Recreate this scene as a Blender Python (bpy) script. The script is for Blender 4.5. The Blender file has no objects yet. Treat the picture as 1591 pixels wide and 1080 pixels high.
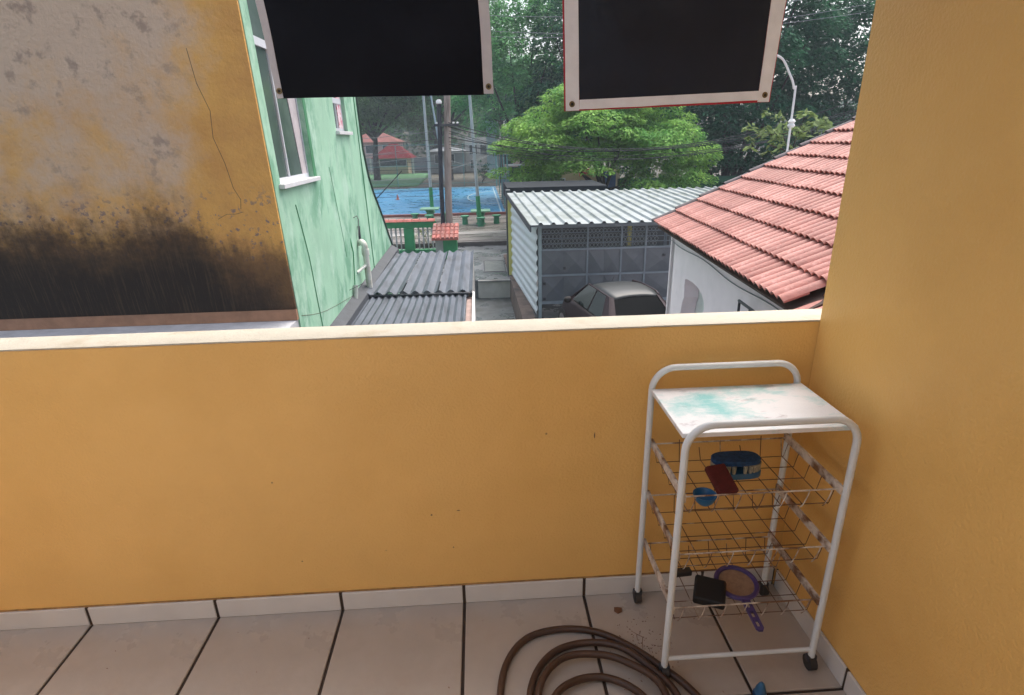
import bpy, math, random
from mathutils import Vector, Matrix, noise
from mathutils.geometry import tessellate_polygon
random.seed(7)
R = math.radians
sc = bpy.context.scene
col = sc.collection

# ------------------------------------------------------------------ camera
CAM = Vector((0.110, -1.689, 1.625))
PITCH, YAW, ROLL, LENS = R(20.084), R(-2.959), R(-1.176), 36 * 884.05 / 1591
F = Vector((-math.sin(YAW) * math.cos(PITCH), math.cos(YAW) * math.cos(PITCH), -math.sin(PITCH)))
R0 = F.cross(Vector((0, 0, 1))).normalized(); U0 = R0.cross(F)
RX = math.cos(ROLL) * R0 + math.sin(ROLL) * U0
UP = -math.sin(ROLL) * R0 + math.cos(ROLL) * U0
cd = bpy.data.cameras.new('camera'); cam = bpy.data.objects.new('camera', cd); col.objects.link(cam)
cd.sensor_width = 36; cd.sensor_fit = 'HORIZONTAL'; cd.lens = LENS; cd.clip_end = 2000; cd.clip_start = 0.02
m = Matrix((RX, UP, -F)).transposed().to_4x4(); m.translation = CAM; cam.matrix_world = m
sc.camera = cam

# ------------------------------------------------------------------ light
SUN_EL, SUN_AZ = R(62), R(35)          # azimuth measured from +Y towards +X
w = bpy.data.worlds.new('World'); sc.world = w; w.use_nodes = True
nt = w.node_tree; nt.nodes.clear()
sky = nt.nodes.new('ShaderNodeTexSky'); sky.sky_type = 'NISHITA'; sky.sun_disc = False
sky.sun_elevation = SUN_EL; sky.sun_rotation = SUN_AZ
sky.air_density = 1.0; sky.dust_density = 6.0; sky.ozone_density = 1.0
hs = nt.nodes.new('ShaderNodeHueSaturation'); hs.inputs['Saturation'].default_value = 0.68
bg = nt.nodes.new('ShaderNodeBackground'); bg.inputs['Strength'].default_value = 0.15
wo = nt.nodes.new('ShaderNodeOutputWorld')
nt.links.new(sky.outputs[0], hs.inputs['Color']); nt.links.new(hs.outputs[0], bg.inputs[0]); nt.links.new(bg.outputs[0], wo.inputs[0])
sd = bpy.data.lights.new('sun', 'SUN'); sd.energy = 0.5; sd.angle = R(70); sd.color = (1, .97, .93)
sun = bpy.data.objects.new('sun', sd); col.objects.link(sun)
sdir = Vector((math.sin(SUN_AZ) * math.cos(SUN_EL), math.cos(SUN_AZ) * math.cos(SUN_EL), math.sin(SUN_EL)))
sun.rotation_euler = sdir.to_track_quat('Z', 'Y').to_euler()
sc.view_settings.view_transform = 'Standard'; sc.view_settings.look = 'None'
sc.view_settings.gamma = 1; sc.view_settings.use_curve_mapping = False
sc.view_settings.exposure = 1.3
sc.render.engine = 'CYCLES'
sc.cycles.max_bounces = 8; sc.cycles.diffuse_bounces = 5; sc.cycles.glossy_bounces = 3

# ------------------------------------------------------------------ helpers
class MB:
    def __init__(s): s.v = []; s.f = []; s.m = []; s.xf = None
    def add(s, vs, fs, mi=0):
        n = len(s.v)
        for p in vs:
            p = Vector(p)
            s.v.append(s.xf @ p if s.xf else p)
        for q in fs: s.f.append([n + i for i in q]); s.m.append(mi)
        return s
    def box(s, x0, x1, y0, y1, z0, z1, mi=0):
        return s.add([(x0,y0,z0),(x1,y0,z0),(x1,y1,z0),(x0,y1,z0),(x0,y0,z1),(x1,y0,z1),(x1,y1,z1),(x0,y1,z1)],
                     [(0,3,2,1),(4,5,6,7),(0,1,5,4),(1,2,6,5),(2,3,7,6),(3,0,4,7)], mi)
    def hexa(s, b, t, mi=0):
        return s.add(list(b) + list(t), [(0,3,2,1),(4,5,6,7),(0,1,5,4),(1,2,6,5),(2,3,7,6),(3,0,4,7)], mi)
    def tube(s, pts, r, n=8, closed=False, mi=0):
        pts = [Vector(p) for p in pts]; k = len(pts)
        rs = r if isinstance(r, (list, tuple)) else [r] * k
        vs = []; ref = None
        for i, p in enumerate(pts):
            a = pts[(i - 1) % k] if (closed or i > 0) else p
            b = pts[(i + 1) % k] if (closed or i < k - 1) else p
            t = (b - a)
            t = t.normalized() if t.length > 1e-9 else Vector((0, 0, 1))
            if ref is None:
                ref = t.cross(Vector((0, 0, 1)))
                if ref.length < .1: ref = t.cross(Vector((0, 1, 0)))
            ref = (ref - t * ref.dot(t)).normalized(); o = t.cross(ref)
            for j in range(n):
                an = 2 * math.pi * j / n
                vs.append(p + (ref * math.cos(an) + o * math.sin(an)) * rs[i])
        fs = []
        for i in range(k if closed else k - 1):
            for j in range(n):
                a = i * n + j; b = i * n + (j + 1) % n; c = ((i + 1) % k) * n + (j + 1) % n; d = ((i + 1) % k) * n + j
                fs.append((a, b, c, d))
        if not closed: fs.append(tuple(range(n))[::-1]); fs.append(tuple((k - 1) * n + j for j in range(n)))
        return s.add(vs, fs, mi)
    def lathe(s, c, prof, n=20, mi=0, sx=1, sy=1):
        vs = []
        for (r, z) in prof:
            for j in range(n):
                a = 2 * math.pi * j / n
                vs.append((c[0] + r * sx * math.cos(a), c[1] + r * sy * math.sin(a), c[2] + z))
        fs = [(i*n+j, i*n+(j+1)%n, (i+1)*n+(j+1)%n, (i+1)*n+j) for i in range(len(prof)-1) for j in range(n)]
        fs.append(tuple(range(n))[::-1]); fs.append(tuple((len(prof)-1)*n+j for j in range(n)))
        return s.add(vs, fs, mi)
    def holed(s, loops, fn, depth, mi=0):
        """polygon with holes in 2D (u,v); fn(u,v,d)->xyz, extruded from d=0 to d=depth"""
        tri = tessellate_polygon([[Vector((a, b, 0)) for a, b in l] for l in loops])
        flat = [q for l in loops for q in l]; n = len(flat)
        vs = [fn(a, b, 0) for a, b in flat] + [fn(a, b, depth) for a, b in flat]
        fs = [tuple(t) for t in tri] + [tuple(i + n for i in t[::-1]) for t in tri]
        o = 0
        for l in loops:
            k = len(l)
            for i in range(k): fs.append((o + i, o + (i + 1) % k, n + o + (i + 1) % k, n + o + i))
            o += k
        return s.add(vs, fs, mi)
    def mesh(s, name, mats, smooth=False):
        me = bpy.data.meshes.new(name)
        me.from_pydata([tuple(p) for p in s.v], [], s.f)
        for mm in (mats if isinstance(mats, (list, tuple)) else [mats]): me.materials.append(mm)
        if any(s.m): me.polygons.foreach_set('material_index', s.m)
        me.validate(); me.update()
        if smooth:
            me.polygons.foreach_set('use_smooth', [True] * len(me.polygons))
            if smooth != 'all':
                me.set_sharp_from_angle(angle=R(40))
        return me
    def build(s, name, mats, parent=None, smooth=False, bevel=0, **kw):
        import bmesh
        me = s.mesh(name, mats, smooth)
        if True:
            bm = bmesh.new(); bm.from_mesh(me); bmesh.ops.recalc_face_normals(bm, faces=bm.faces); bm.to_mesh(me); bm.free()
        return link(name, me, parent, bevel=bevel, **kw)

def link(name, me, parent=None, bevel=0, loc=None, rot=None, label=None, cat=None, group=None, kind=None):
    o = bpy.data.objects.new(name, me); col.objects.link(o)
    if parent is not None:
        o.parent = parent
        if parent.type == 'EMPTY': o.matrix_parent_inverse = Matrix.Translation(-Vector(parent.location))
        elif parent.parent is None and Vector(parent.location).length > 0:
            o.matrix_parent_inverse = Matrix.Translation(-Vector(parent.location))
    if loc is not None: o.location = loc
    if rot is not None: o.rotation_euler = rot
    if bevel:
        b = o.modifiers.new('bevel', 'BEVEL'); b.width = bevel; b.segments = 2; b.limit_method = 'ANGLE'; b.angle_limit = R(40)
    tag(o, label, cat, group, kind)
    return o
def tag(o, label=None, cat=None, group=None, kind=None):
    if label: o['label'] = label
    if cat: o['category'] = cat
    if group: o['group'] = group
    if kind: o['kind'] = kind
    return o
def thing(name, loc, label, cat, group=None):
    o = bpy.data.objects.new(name, None); col.objects.link(o); o.location = loc; o.empty_display_size = .1
    return tag(o, label, cat, group)
def dup(root, loc, label=None, **kw):
    r = root.copy(); col.objects.link(r); r.location = loc
    if label: r['label'] = label
    for ch in [c for c in root.children]:
        c = ch.copy(); col.objects.link(c); c.parent = r
        for g in ch.children:
            d = g.copy(); col.objects.link(d); d.parent = c
    return r
def bez(p0, p1, sag, n=14):
    p0 = Vector(p0); p1 = Vector(p1)
    return [p0.lerp(p1, i / n) - Vector((0, 0, 4 * sag * (i / n) * (1 - i / n))) for i in range(n + 1)]
def smooth_path(pts, sub=5, closed=False):
    P = [Vector(p) for p in pts]; k = len(P); out = []
    for i in range(k - 1):
        a = P[max(i - 1, 0)]; b = P[i]; c = P[i + 1]; d = P[min(i + 2, k - 1)]
        for j in range(sub):
            t = j / sub
            out.append(.5 * ((2 * b) + (c - a) * t + (2 * a - 5 * b + 4 * c - d) * t * t + (3 * b - a - 3 * c + d) * t ** 3))
    out.append(P[-1]); return out

# ---- materials
def mat(name, c, rough=.6, var=.12, scale=6, bump=0, bscale=60, metal=0, c2=None, c2t=(.45, .65), c2scale=3, spec=.5,
        stretch=None, island=0, detail=5, coat=0, trans=0, c3=None, c3t=(.55, .6), c3scale=12, rvar=0):
    M = bpy.data.materials.new(name); M.use_nodes = True; t = M.node_tree; N = t.nodes; L = t.links
    b = N['Principled BSDF']; tc = N.new('ShaderNodeTexCoord'); src = tc.outputs['Object']
    if stretch:
        mp = N.new('ShaderNodeMapping'); mp.inputs['Scale'].default_value = stretch; L.new(src, mp.inputs[0]); src = mp.outputs[0]
    def nz(s, d=detail, r=.6):
        n = N.new('ShaderNodeTexNoise'); n.inputs['Scale'].default_value = s; n.inputs['Detail'].default_value = d
        n.inputs['Roughness'].default_value = r; L.new(src, n.inputs['Vector']); return n.outputs[0]
    def ramp(inp, a, z):
        r = N.new('ShaderNodeMapRange'); r.inputs['From Min'].default_value = a; r.inputs['From Max'].default_value = z
        L.new(inp, r.inputs['Value']); return r.outputs[0]
    def mix(fac, A, B, mode='MIX'):
        x = N.new('ShaderNodeMix'); x.data_type = 'RGBA'; x.blend_type = mode
        if hasattr(fac, 'is_linked'): L.new(fac, x.inputs[0])
        else: x.inputs[0].default_value = fac
        for i, q in ((6, A), (7, B)):
            if hasattr(q, 'is_linked'): L.new(q, x.inputs[i])
            else: x.inputs[i].default_value = (*q, 1)
        return x.outputs[2]
    out = mix(ramp(nz(scale), .3, .7), tuple(v * (1 - var) for v in c), tuple(min(1, v * (1 + var)) for v in c))
    if c2: out = mix(ramp(nz(c2scale, 8), *c2t), out, c2)
    if c3: out = mix(ramp(nz(c3scale, 8, .7), *c3t), out, c3)
    if island:
        g = N.new('ShaderNodeNewGeometry')
        v = N.new('ShaderNodeMapRange'); v.inputs['To Min'].default_value = 1 - island; v.inputs['To Max'].default_value = 1 + island
        L.new(g.outputs['Random Per Island'], v.inputs['Value'])
        h = N.new('ShaderNodeHueSaturation'); L.new(v.outputs[0], h.inputs['Value']); L.new(out, h.inputs['Color']); out = h.outputs[0]
    L.new(out, b.inputs['Base Color'])
    b.inputs['Roughness'].default_value = rough; b.inputs['Metallic'].default_value = metal
    b.inputs['Specular IOR Level'].default_value = spec
    if coat: b.inputs['Coat Weight'].default_value = coat; b.inputs['Coat Roughness'].default_value = .08
    if trans: b.inputs['Transmission Weight'].default_value = trans
    if rvar:
        r = N.new('ShaderNodeMapRange'); r.inputs['From Min'].default_value = .35; r.inputs['From Max'].default_value = .6
        r.inputs['To Min'].default_value = max(.02, rough - rvar); r.inputs['To Max'].default_value = rough + rvar
        L.new(nz(1.3, 6), r.inputs['Value']); L.new(r.outputs[0], b.inputs['Roughness'])
    if bump:
        bp = N.new('ShaderNodeBump'); bp.inputs['Strength'].default_value = bump; bp.inputs['Distance'].default_value = .01
        L.new(nz(bscale, 4), bp.inputs['Height']); L.new(bp.outputs[0], b.inputs['Normal'])
    M['out'] = 1
    return M
def nodes(M): return M.node_tree, M.node_tree.nodes, M.node_tree.links

ORANGE = mat('yellow_ochre_paint', (.80, .485, .155), .42, .06, 1.6, .38, 110, c2=(.72, .415, .115), c2t=(.45, .75), c2scale=1.3, c3=(.22, .12, .05), c3t=(.715, .74), c3scale=26)
CREAM = mat('cream_coping_paint', (.47, .43, .345), .75, .08, 9, .3, 120, c2=(.37, .31, .22), c2t=(.52, .75), c2scale=9, c3=(.22, .18, .13), c3t=(.66, .72), c3scale=55)
TILE = mat('beige_ceramic_tile', (.45, .39, .335), .32, .08, 5, .08, 30, c2=(.37, .31, .26), c2t=(.48, .75), c2scale=3, c3=(.19, .12, .08), c3t=(.68, .72), c3scale=60, rvar=.1)
GROUT = mat('dark_grout', (.045, .03, .022), .9, .3, 20)
BASE_T = mat('white_skirting_tile', (.62, .60, .58), .3, .06, 5, c3=(.35, .28, .22), c3t=(.68, .78), c3scale=18)
WHITE_M = mat('white_enamel_steel', (.66, .70, .72), .35, .05, 10, c3=(.40, .25, .15), c3t=(.70, .78), c3scale=40)
WIRE_M = mat('rusty_white_wire', (.62, .56, .50), .5, .15, 20, c2=(.16, .08, .04), c2t=(.42, .6), c2scale=18)
WIRE_R = mat('rusted_wire', (.12, .06, .03), .8, .3, 30)
RUBBER = mat('black_rubber', (.03, .026, .024), .7, .2, 10)
HOSE_M = mat('brown_hose_rubber', (.062, .029, .016), .5, .2, 14, .15, 90, c2=(.055, .03, .022), c2t=(.5, .7), c2scale=5)
BLACK_V = mat('black_vinyl', (.003, .004, .008), .6, .2, 3, .3, 6, spec=.14, c2=(.008, .0095, .015), c2t=(.5, .75), c2scale=3)
NAVY_V = mat('dark_navy_vinyl', (.012, .018, .032), .42, .2, 3, 1.0, 4, spec=.3, c2=(.02, .027, .042), c2t=(.5, .75), c2scale=4)
HEM = mat('off_white_vinyl_hem', (.52, .51, .54), .6, .06, 20, .1, 60)
HEM2 = mat('grey_white_vinyl_hem', (.74, .745, .79), .6, .06, 20, .1, 60)
RED_V = mat('red_vinyl_edge', (.42, .02, .04), .5)
BRASS = mat('tarnished_brass', (.22, .17, .09), .4, .2, 40, metal=.8)
GREEN_W = mat('pale_green_wall_paint', (.31, .53, .375), .8, .12, 2.2, .3, 40, c2=(.155, .35, .225), c2t=(.50, .60), c2scale=1.5, c3=(.40, .59, .46), c3t=(.50, .66), c3scale=2.6, stretch=(1, 1, .6))
GREEN_D = mat('dark_green_paint_and_shade', (.05, .22, .10), .7, .15, 3)  # seams and rod, also the shade of the window reveal
CONC = mat('weathered_concrete', (.27, .27, .26), .8, .2, 3, .4, 30, c2=(.12, .11, .10), c2t=(.5, .7), c2scale=1.2)
CONC_L = mat('light_concrete_render', (.50, .47, .44), .8, .15, 3, .3, 30, c2=(.2, .17, .15), c2t=(.58, .75), c2scale=2)
ASPH = mat('wet_asphalt', (.15, .16, .17), .28, .2, 2, .3, 40, c2=(.06, .065, .07), c2t=(.45, .7), c2scale=.8, rvar=.2)
WETC = mat('wet_alley_concrete', (.11, .12, .12), .35, .25, 2, .3, 30, c2=(.04, .045, .04), c2t=(.45, .7), c2scale=1.3, rvar=.2)
PAVE = mat('wet_plaza_paving', (.23, .21, .19), .28, .15, 2, .2, 30, c2=(.10, .085, .075), c2t=(.45, .65), c2scale=.6, stretch=(.4, 2.2, 1), rvar=.2)
EARTH = mat('dark_park_earth', (.075, .07, .05), .9, .2, 1, .5, 10)
GRASS_M = mat('green_lawn', (.045, .15, .055), .9, .25, 3, .6, 20)
FIBRO = mat('fibre_cement_sheet', (.075, .09, .115), .6, .2, 2.5, .2, 40, c2=(.032, .04, .052), c2t=(.48, .7), c2scale=2.2, stretch=(3, .6, 1))
FLASH = mat('tarred_flashing', (.04, .045, .055), .6, .25, 8, .4, 30)
ZINC = mat('aluzinc_sheet', (.27, .305, .31), .5, .08, 3, metal=.3, c2=(.155, .185, .165), c2t=(.46, .66), c2scale=1.6)
ZINC_W = mat('white_metal_cladding', (.68, .72, .74), .45, .05, 3, metal=.1, c2=(.45, .47, .47), c2t=(.6, .8), c2scale=2)
GATE_M = mat('grey_painted_gate', (.135, .148, .165), .45, .12, 2, c2=(.08, .09, .11), c2t=(.5, .75), c2scale=1.5)
GATE_F = mat('pale_grey_gate_frame', (.24, .28, .32), .45, .12, 4)
YELLOW = mat('faded_yellow_paint', (.60, .55, .18), .7, .12, 5)
BROWN_W = mat('brown_retaining_wall', (.14, .10, .08), .85, .3, 3, .5, 14, c2=(.055, .045, .04), c2t=(.45, .65), c2scale=1.6, stretch=(1, 1, .3))
WHITE_W = mat('pinkish_white_wall_paint', (.84, .76, .80), .75, .05, 3, .3, 60, c2=(.70, .64, .67), c2t=(.55, .8), c2scale=2)
JAMB = mat('lit_jamb_grey', (.60, .63, .63), .8, .1, 3)  # paler grey for the lit side of the house opening
CLAY = mat('salmon_clay_tile', (.38, .135, .105), .6, .2, 5, .3, 40, c2=(.22, .085, .07), c2t=(.47, .66), c2scale=3.1, c3=(.58, .32, .28), c3t=(.55, .75), c3scale=9)
CLAY_B = mat('salmon_clay_tile_darker', (.31, .105, .082), .6, .2, 5, .3, 40, c2=(.31, .13, .10), c2t=(.48, .68), c2scale=4, c3=(.52, .26, .22), c3t=(.58, .75), c3scale=9)
CLAY_C = mat('salmon_clay_tile_paler', (.45, .185, .15), .6, .18, 5, .3, 40, c2=(.26, .105, .085), c2t=(.48, .68), c2scale=3.4, c3=(.60, .36, .32), c3t=(.55, .75), c3scale=9)
MORTAR = mat('dark_ridge_tile', (.10, .085, .09), .8, .3, 8, .5, 30)
IRON = mat('dark_iron', (.04, .042, .05), .5)
GLASS_D = mat('dim_window_glass', (.075, .11, .10), .12, .25, 1.2, c2=(.16, .21, .20), c2t=(.5, .8), c2scale=.9)
ALU = mat('white_aluminium_frame', (.60, .62, .66), .4, .05, 5)
MARBLE = mat('white_marble_sill', (.68, .67, .68), .4, .08, 6)
PVC = mat('stained_white_pvc', (.62, .62, .56), .5, .1, 6, c2=(.4, .38, .3), c2t=(.5, .7), c2scale=7)
GPIPE = mat('grey_pipe', (.30, .33, .30), .6, .15, 6)
CAR_P = mat('brown_grey_car_paint', (.026, .013, .016), .5, .08, 2, metal=0, coat=.0, spec=.3)
CAR_R = mat('car_roof_sky_tone', (.022, .027, .028), .4, .08, 2, metal=0, coat=.0, spec=.4)  # sky reflected on the roof put into its colour, apart from the body
CAR_G = mat('car_tinted_glass', (.003, .004, .005), .25, .1, 2, spec=.03)
CAR_G2 = mat('car_side_glass', (.012, .02, .02), .12, .2, 3, spec=.2)
RED_L = mat('tail_lamp_red', (.35, .015, .015), .2)
CHROME = mat('bright_metal', (.5, .5, .52), .3, metal=1)
WOODP = mat('weathered_utility_pole_concrete', (.33, .27, .235), .8, .15, 2, .3, 20, c2=(.17, .13, .11), c2t=(.5, .68), c2scale=2.5, stretch=(3, 3, .4))
BLACK_P = mat('black_cable_duct', (.025, .028, .04), .5)
CABLE = mat('black_cable', (.02, .022, .025), .6)
CABLE_G = mat('grey_weathered_cable', (.17, .19, .20), .6)
STEEL = mat('galvanised_pole', (.36, .42, .44), .5, .08, 3)
GREENP = mat('bright_green_paint', (.03, .26, .10), .5, .15, 3)
TABLE_M = mat('green_concrete_furniture', (.05, .24, .13), .6, .2, 4)
TABLE_T = mat('pale_green_table_top', (.15, .32, .22), .35, .2, 4)
WHITE_P = mat('white_paint', (.72, .72, .70), .6, .06, 6)
REDC = mat('red_clay_cap', (.45, .13, .10), .6, .25, 6)
REDK = mat('red_painted_kerb', (.19, .055, .045), .5, .2, 4)
PINK_W = mat('pink_house_render', (.52, .36, .33), .8, .12, 2)
HWHITE = mat('house_white_render', (.52, .52, .50), .8, .1, 1)
HGREY = mat('house_grey_render', (.25, .27, .28), .8, .15, 1)
HCREAM = mat('cream_hut_render', (.50, .42, .27), .8, .1, 1)
REDROOF = mat('red_sheet_roof', (.13, .018, .022), .9, .15, 1.5, spec=.1)
REDROOF2 = mat('weathered_red_roof', (.22, .095, .085), .9, .2, 1.5, spec=.1)
TOWER = mat('pale_blue_tower_paint', (.38, .52, .56), .6, .1, 1)
HWIN = mat('house_window_dark', (.04, .05, .055), .15)
TEAL = mat('teal_fence_paint', (.10, .25, .24), .6)
BLUEP = mat('blue_panel_paint', (.04, .08, .2), .6)
CURT = mat('pink_white_curtain', (.68, .55, .58), .8, .05, 8, c3=(.55, .12, .18), c3t=(.5, .56), c3scale=12)
BARK = mat('dark_bark', (.05, .042, .036), .9, .3, 6, .6, 20)
BRICKISH = mat('pinkish_raw_render', (.36, .26, .23), .9, .2, 6, .4, 30)
CEIL = mat('white_ceiling', (.80, .79, .76), .8)
BACKW = mat('white_interior_wall', (.72, .70, .66), .8)

# orange neighbour wall with its big black mould stain
STAIN = bpy.data.materials.new('mould_stained_orange_plaster'); STAIN.use_nodes = True
t, N, L = nodes(STAIN); b = N['Principled BSDF']; b.inputs['Roughness'].default_value = .85
tc = N.new('ShaderNodeTexCoord')
def tn(scale, det=8, rough=.65, vec=None):
    n = N.new('ShaderNodeTexNoise'); n.inputs['Scale'].default_value = scale; n.inputs['Detail'].default_value = det
    n.inputs['Roughness'].default_value = rough; L.new(vec or tc.outputs['Object'], n.inputs['Vector']); return n.outputs[0]
def mr(v, a, z, c=0, d=1):
    n = N.new('ShaderNodeMapRange'); n.inputs[1].default_value = a; n.inputs[2].default_value = z; n.inputs[3].default_value = c; n.inputs[4].default_value = d
    n.interpolation_type = 'SMOOTHSTEP'; L.new(v, n.inputs[0]); return n.outputs[0]
def mth(op, a, c2):
    n = N.new('ShaderNodeMath'); n.operation = op
    for i, q in enumerate((a, c2)):
        if hasattr(q, 'is_linked'): L.new(q, n.inputs[i])
        else: n.inputs[i].default_value = q
    return n.outputs[0]
def mx(f, A, B):
    x = N.new('ShaderNodeMix'); x.data_type = 'RGBA'
    if hasattr(f, 'is_linked'): L.new(f, x.inputs[0])
    else: x.inputs[0].default_value = f
    for i, q in ((6, A), (7, B)):
        if hasattr(q, 'is_linked'): L.new(q, x.inputs[i])
        else: x.inputs[i].default_value = (*q, 1)
    return x.outputs[2]
sep = N.new('ShaderNodeSeparateXYZ'); L.new(tc.outputs['Object'], sep.inputs[0])
cx_ = N.new('ShaderNodeMath'); cx_.operation = 'MAXIMUM'; cx_.inputs[1].default_value = -3.0; L.new(sep.outputs[0], cx_.inputs[0])
mpv = N.new('ShaderNodeMapping'); mpv.inputs['Scale'].default_value = (1.9, 1, .9); L.new(tc.outputs['Object'], mpv.inputs[0])
base = mx(mr(tn(1.3), .35, .65), (.80, .44, .115), (.66, .34, .10))
fade = mth('MULTIPLY', mth('ADD', cx_.outputs[0], 2.68), -1.25)
fade = mth('ADD', fade, mth('MULTIPLY', mth('ADD', tn(1.7), -.5), 2.0))
fade = mth('ADD', fade, mth('MULTIPLY', mth('ADD', sep.outputs[2], -1.5), .36))
base = mx(mr(fade, -.1, .8), base, (.66, .49, .35))
base = mx(mth('MULTIPLY', mr(tn(5.5), .52, .66), mr(fade, .0, .8, 0, .6)), base, (.27, .19, .15))
base = mx(mth('MULTIPLY', mr(tn(14), .56, .62), mr(sep.outputs[2], 1.3, .9)), base, (.30, .21, .17))
drip = N.new('ShaderNodeMapping'); drip.inputs['Scale'].default_value = (9, 1, .35); L.new(tc.outputs['Object'], drip.inputs[0])
edge = mth('SUBTRACT', mth('ADD', mth('MULTIPLY', mth('ADD', cx_.outputs[0], 2.5), -.40), .62), sep.outputs[2])
edge = mth('ADD', edge, mth('MULTIPLY', mth('ADD', tn(1.8), -.5), .9))
edge = mth('ADD', edge, mth('MULTIPLY', mth('ADD', tn(1.0, vec=drip.outputs[0]), -.5), .35))
edge = mth('ADD', edge, mth('MULTIPLY', mth('ADD', tn(16), -.5), .30))
base = mx(mr(edge, -.20, .22, 0, .85), base, (.16, .088, .040))
base = mx(mr(edge, .0, .75, 0, .9), base, (.060, .036, .020))
dk_ = mth('ADD', edge, mth('MULTIPLY', mth('ADD', cx_.outputs[0], 2.45), -1.1))
dk_ = mth('ADD', dk_, mth('MULTIPLY', mth('ADD', tn(4), -.5), .8))
base = mx(mr(dk_, .15, 1.2, 0, .85), base, (.016, .012, .009))
base = mx(mth('MULTIPLY', mr(tn(7, vec=drip.outputs[0]), .52, .62), mr(edge, -.1, .2, 0, .35)), base, (.13, .08, .045))
L.new(base, b.inputs['Base Color'])
bp = N.new('ShaderNodeBump'); bp.inputs['Strength'].default_value = .8; bp.inputs['Distance'].default_value = .02; L.new(tn(18), bp.inputs['Height']); L.new(bp.outputs[0], b.inputs['Normal'])

# wet blue court
COURT = mat('wet_blue_court_paint', (.022, .17, .33), .34, .12, .25, .012, 2, c2=(.035, .23, .38), c2t=(.5, .7), c2scale=.15, c3=(.02, .11, .22), c3t=(.56, .72), c3scale=.12, rvar=.16)

# ================================================================== SETTING
g = MB().box(-165, 165, -10, 172, -3.6, -3.4).build('ground', WETC, kind='structure')
MB().box(-165, 165, 17.1, 23.95, -3.395, -2.8).build('street', ASPH, kind='structure')
MB().box(1.42, 60, -6, 17.098, -3.396, -2.8).build('courtyard_ground', ASPH, kind='structure')
MB().box(-165, 165, 57.2, 172, -3.394, -2.62).build('park_ground', EARTH, kind='structure')
MB().box(-165, 165, 23.95, 57.2, -3.393, -2.66).build('plaza_base', PAVE, kind='structure')
# plaza paving strips that can be told apart near the kerb
PS = thing('plaza_paving', (0, 28, -2.66), 'wet grey-brown strip paving of the small square before the blue court', 'paving')
tag(PS, kind='structure'); 
y = 24.25; k = 0
strip_mats = [PAVE, mat('plaza_strip_dark', (.17, .15, .135), .4, .2, 1.5, .2, 30, stretch=(.4, 2, 1), rvar=.15), mat('plaza_strip_pale', (.28, .265, .25), .4, .2, 1.5, .2, 30, stretch=(.4, 2, 1), rvar=.15)]
while y < 33.2:
    MB().box(-6.5, 6.5, y + .03, y + .92, -2.658, -2.64).build('paving_strip', strip_mats[random.choice([0, 0, 1, 2])], PS); y += .95
MB().box(-30, 30, 23.7, 23.94, -2.80, -2.615).build('kerb', mat('dark_kerb_stone', (.10, .09, .085), .6, .2, 3), label=None, kind='structure')
MB().box(-30, 8, 33.45, 33.75, -2.66, -2.50).build('red_kerb', REDK, kind='structure')
# court
ct = MB().box(-24, 1.75, 34.0, 56.0, -2.655, -2.635).build('court_surface', COURT, kind='structure')
LINE = mat('court_line_white', (.36, .46, .50), .4); LINEG = mat('court_line_pale_green', (.22, .5, .42), .4)
MB().box(-24, 1.6, 54.6, 54.9, -2.634, -2.630).build('court_line', LINEG, ct)
MB().box(-24, 1.6, 34.3, 34.38, -2.634, -2.630).build('court_line', LINE, ct)
MB().box(1.45, 1.55, 34.4, 54.6, -2.634, -2.630).build('court_line', LINE, ct)
arc = MB(); pr = None
for i in range(25):
    a = R(90 + i * 7.5)
    q = [(1.4 + rr * math.cos(a) * .42, 45.0 + rr * math.sin(a)) for rr in (5.0, 5.25)]
    if pr: arc.add([(*pr[0], -2.630), (*pr[1], -2.630), (*q[1], -2.630), (*q[0], -2.630)], [(0, 1, 2, 3)])
    pr = q
arc.build('court_line', LINE, ct)
MB().box(-24, 1.4, 44.9, 45.0, -2.634, -2.631).build('court_line', mat('court_line_faint', (.12, .3, .45), .4), ct)
MB().box(-12.5, -11.2, 43.1, 43.4, -2.634, -2.630).build('court_line', LINE, ct)
# grass behind court
MB().hexa([(-30, 58, -2.62), (-6.0, 58, -2.62), (-6.0, 75, -2.62), (-30, 75, -2.62)], [(-30, 58, -2.55), (-6.0, 58, -2.55), (-6.0, 75, -2.2), (-30, 75, -2.2)]).build('lawn', GRASS_M, kind='structure')
# step between street and alley
MB().box(-.02, 1.30, 16.98, 17.095, -3.398, -2.84).build('step_riser', CONC_L, kind='structure')
MB().box(-.02, 1.30, 16.93, 17.095, -2.838, -2.79).build('step_edge', CONC, kind='structure')
# grating and patches on the street
gr = thing('drain_grating', (.55, 19.2, -2.8), 'dark square drain grating set in the grey street above the alley step', 'drain')
MB().box(.2, 1.0, 18.3, 20.3, -2.799, -2.79).build('grating_frame', IRON, gr)
for i in range(9): MB().box(.24, .96, 18.42 + i * .2, 18.5 + i * .2, -2.789, -2.778).build('grating_bar', GPIPE, gr)

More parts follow.
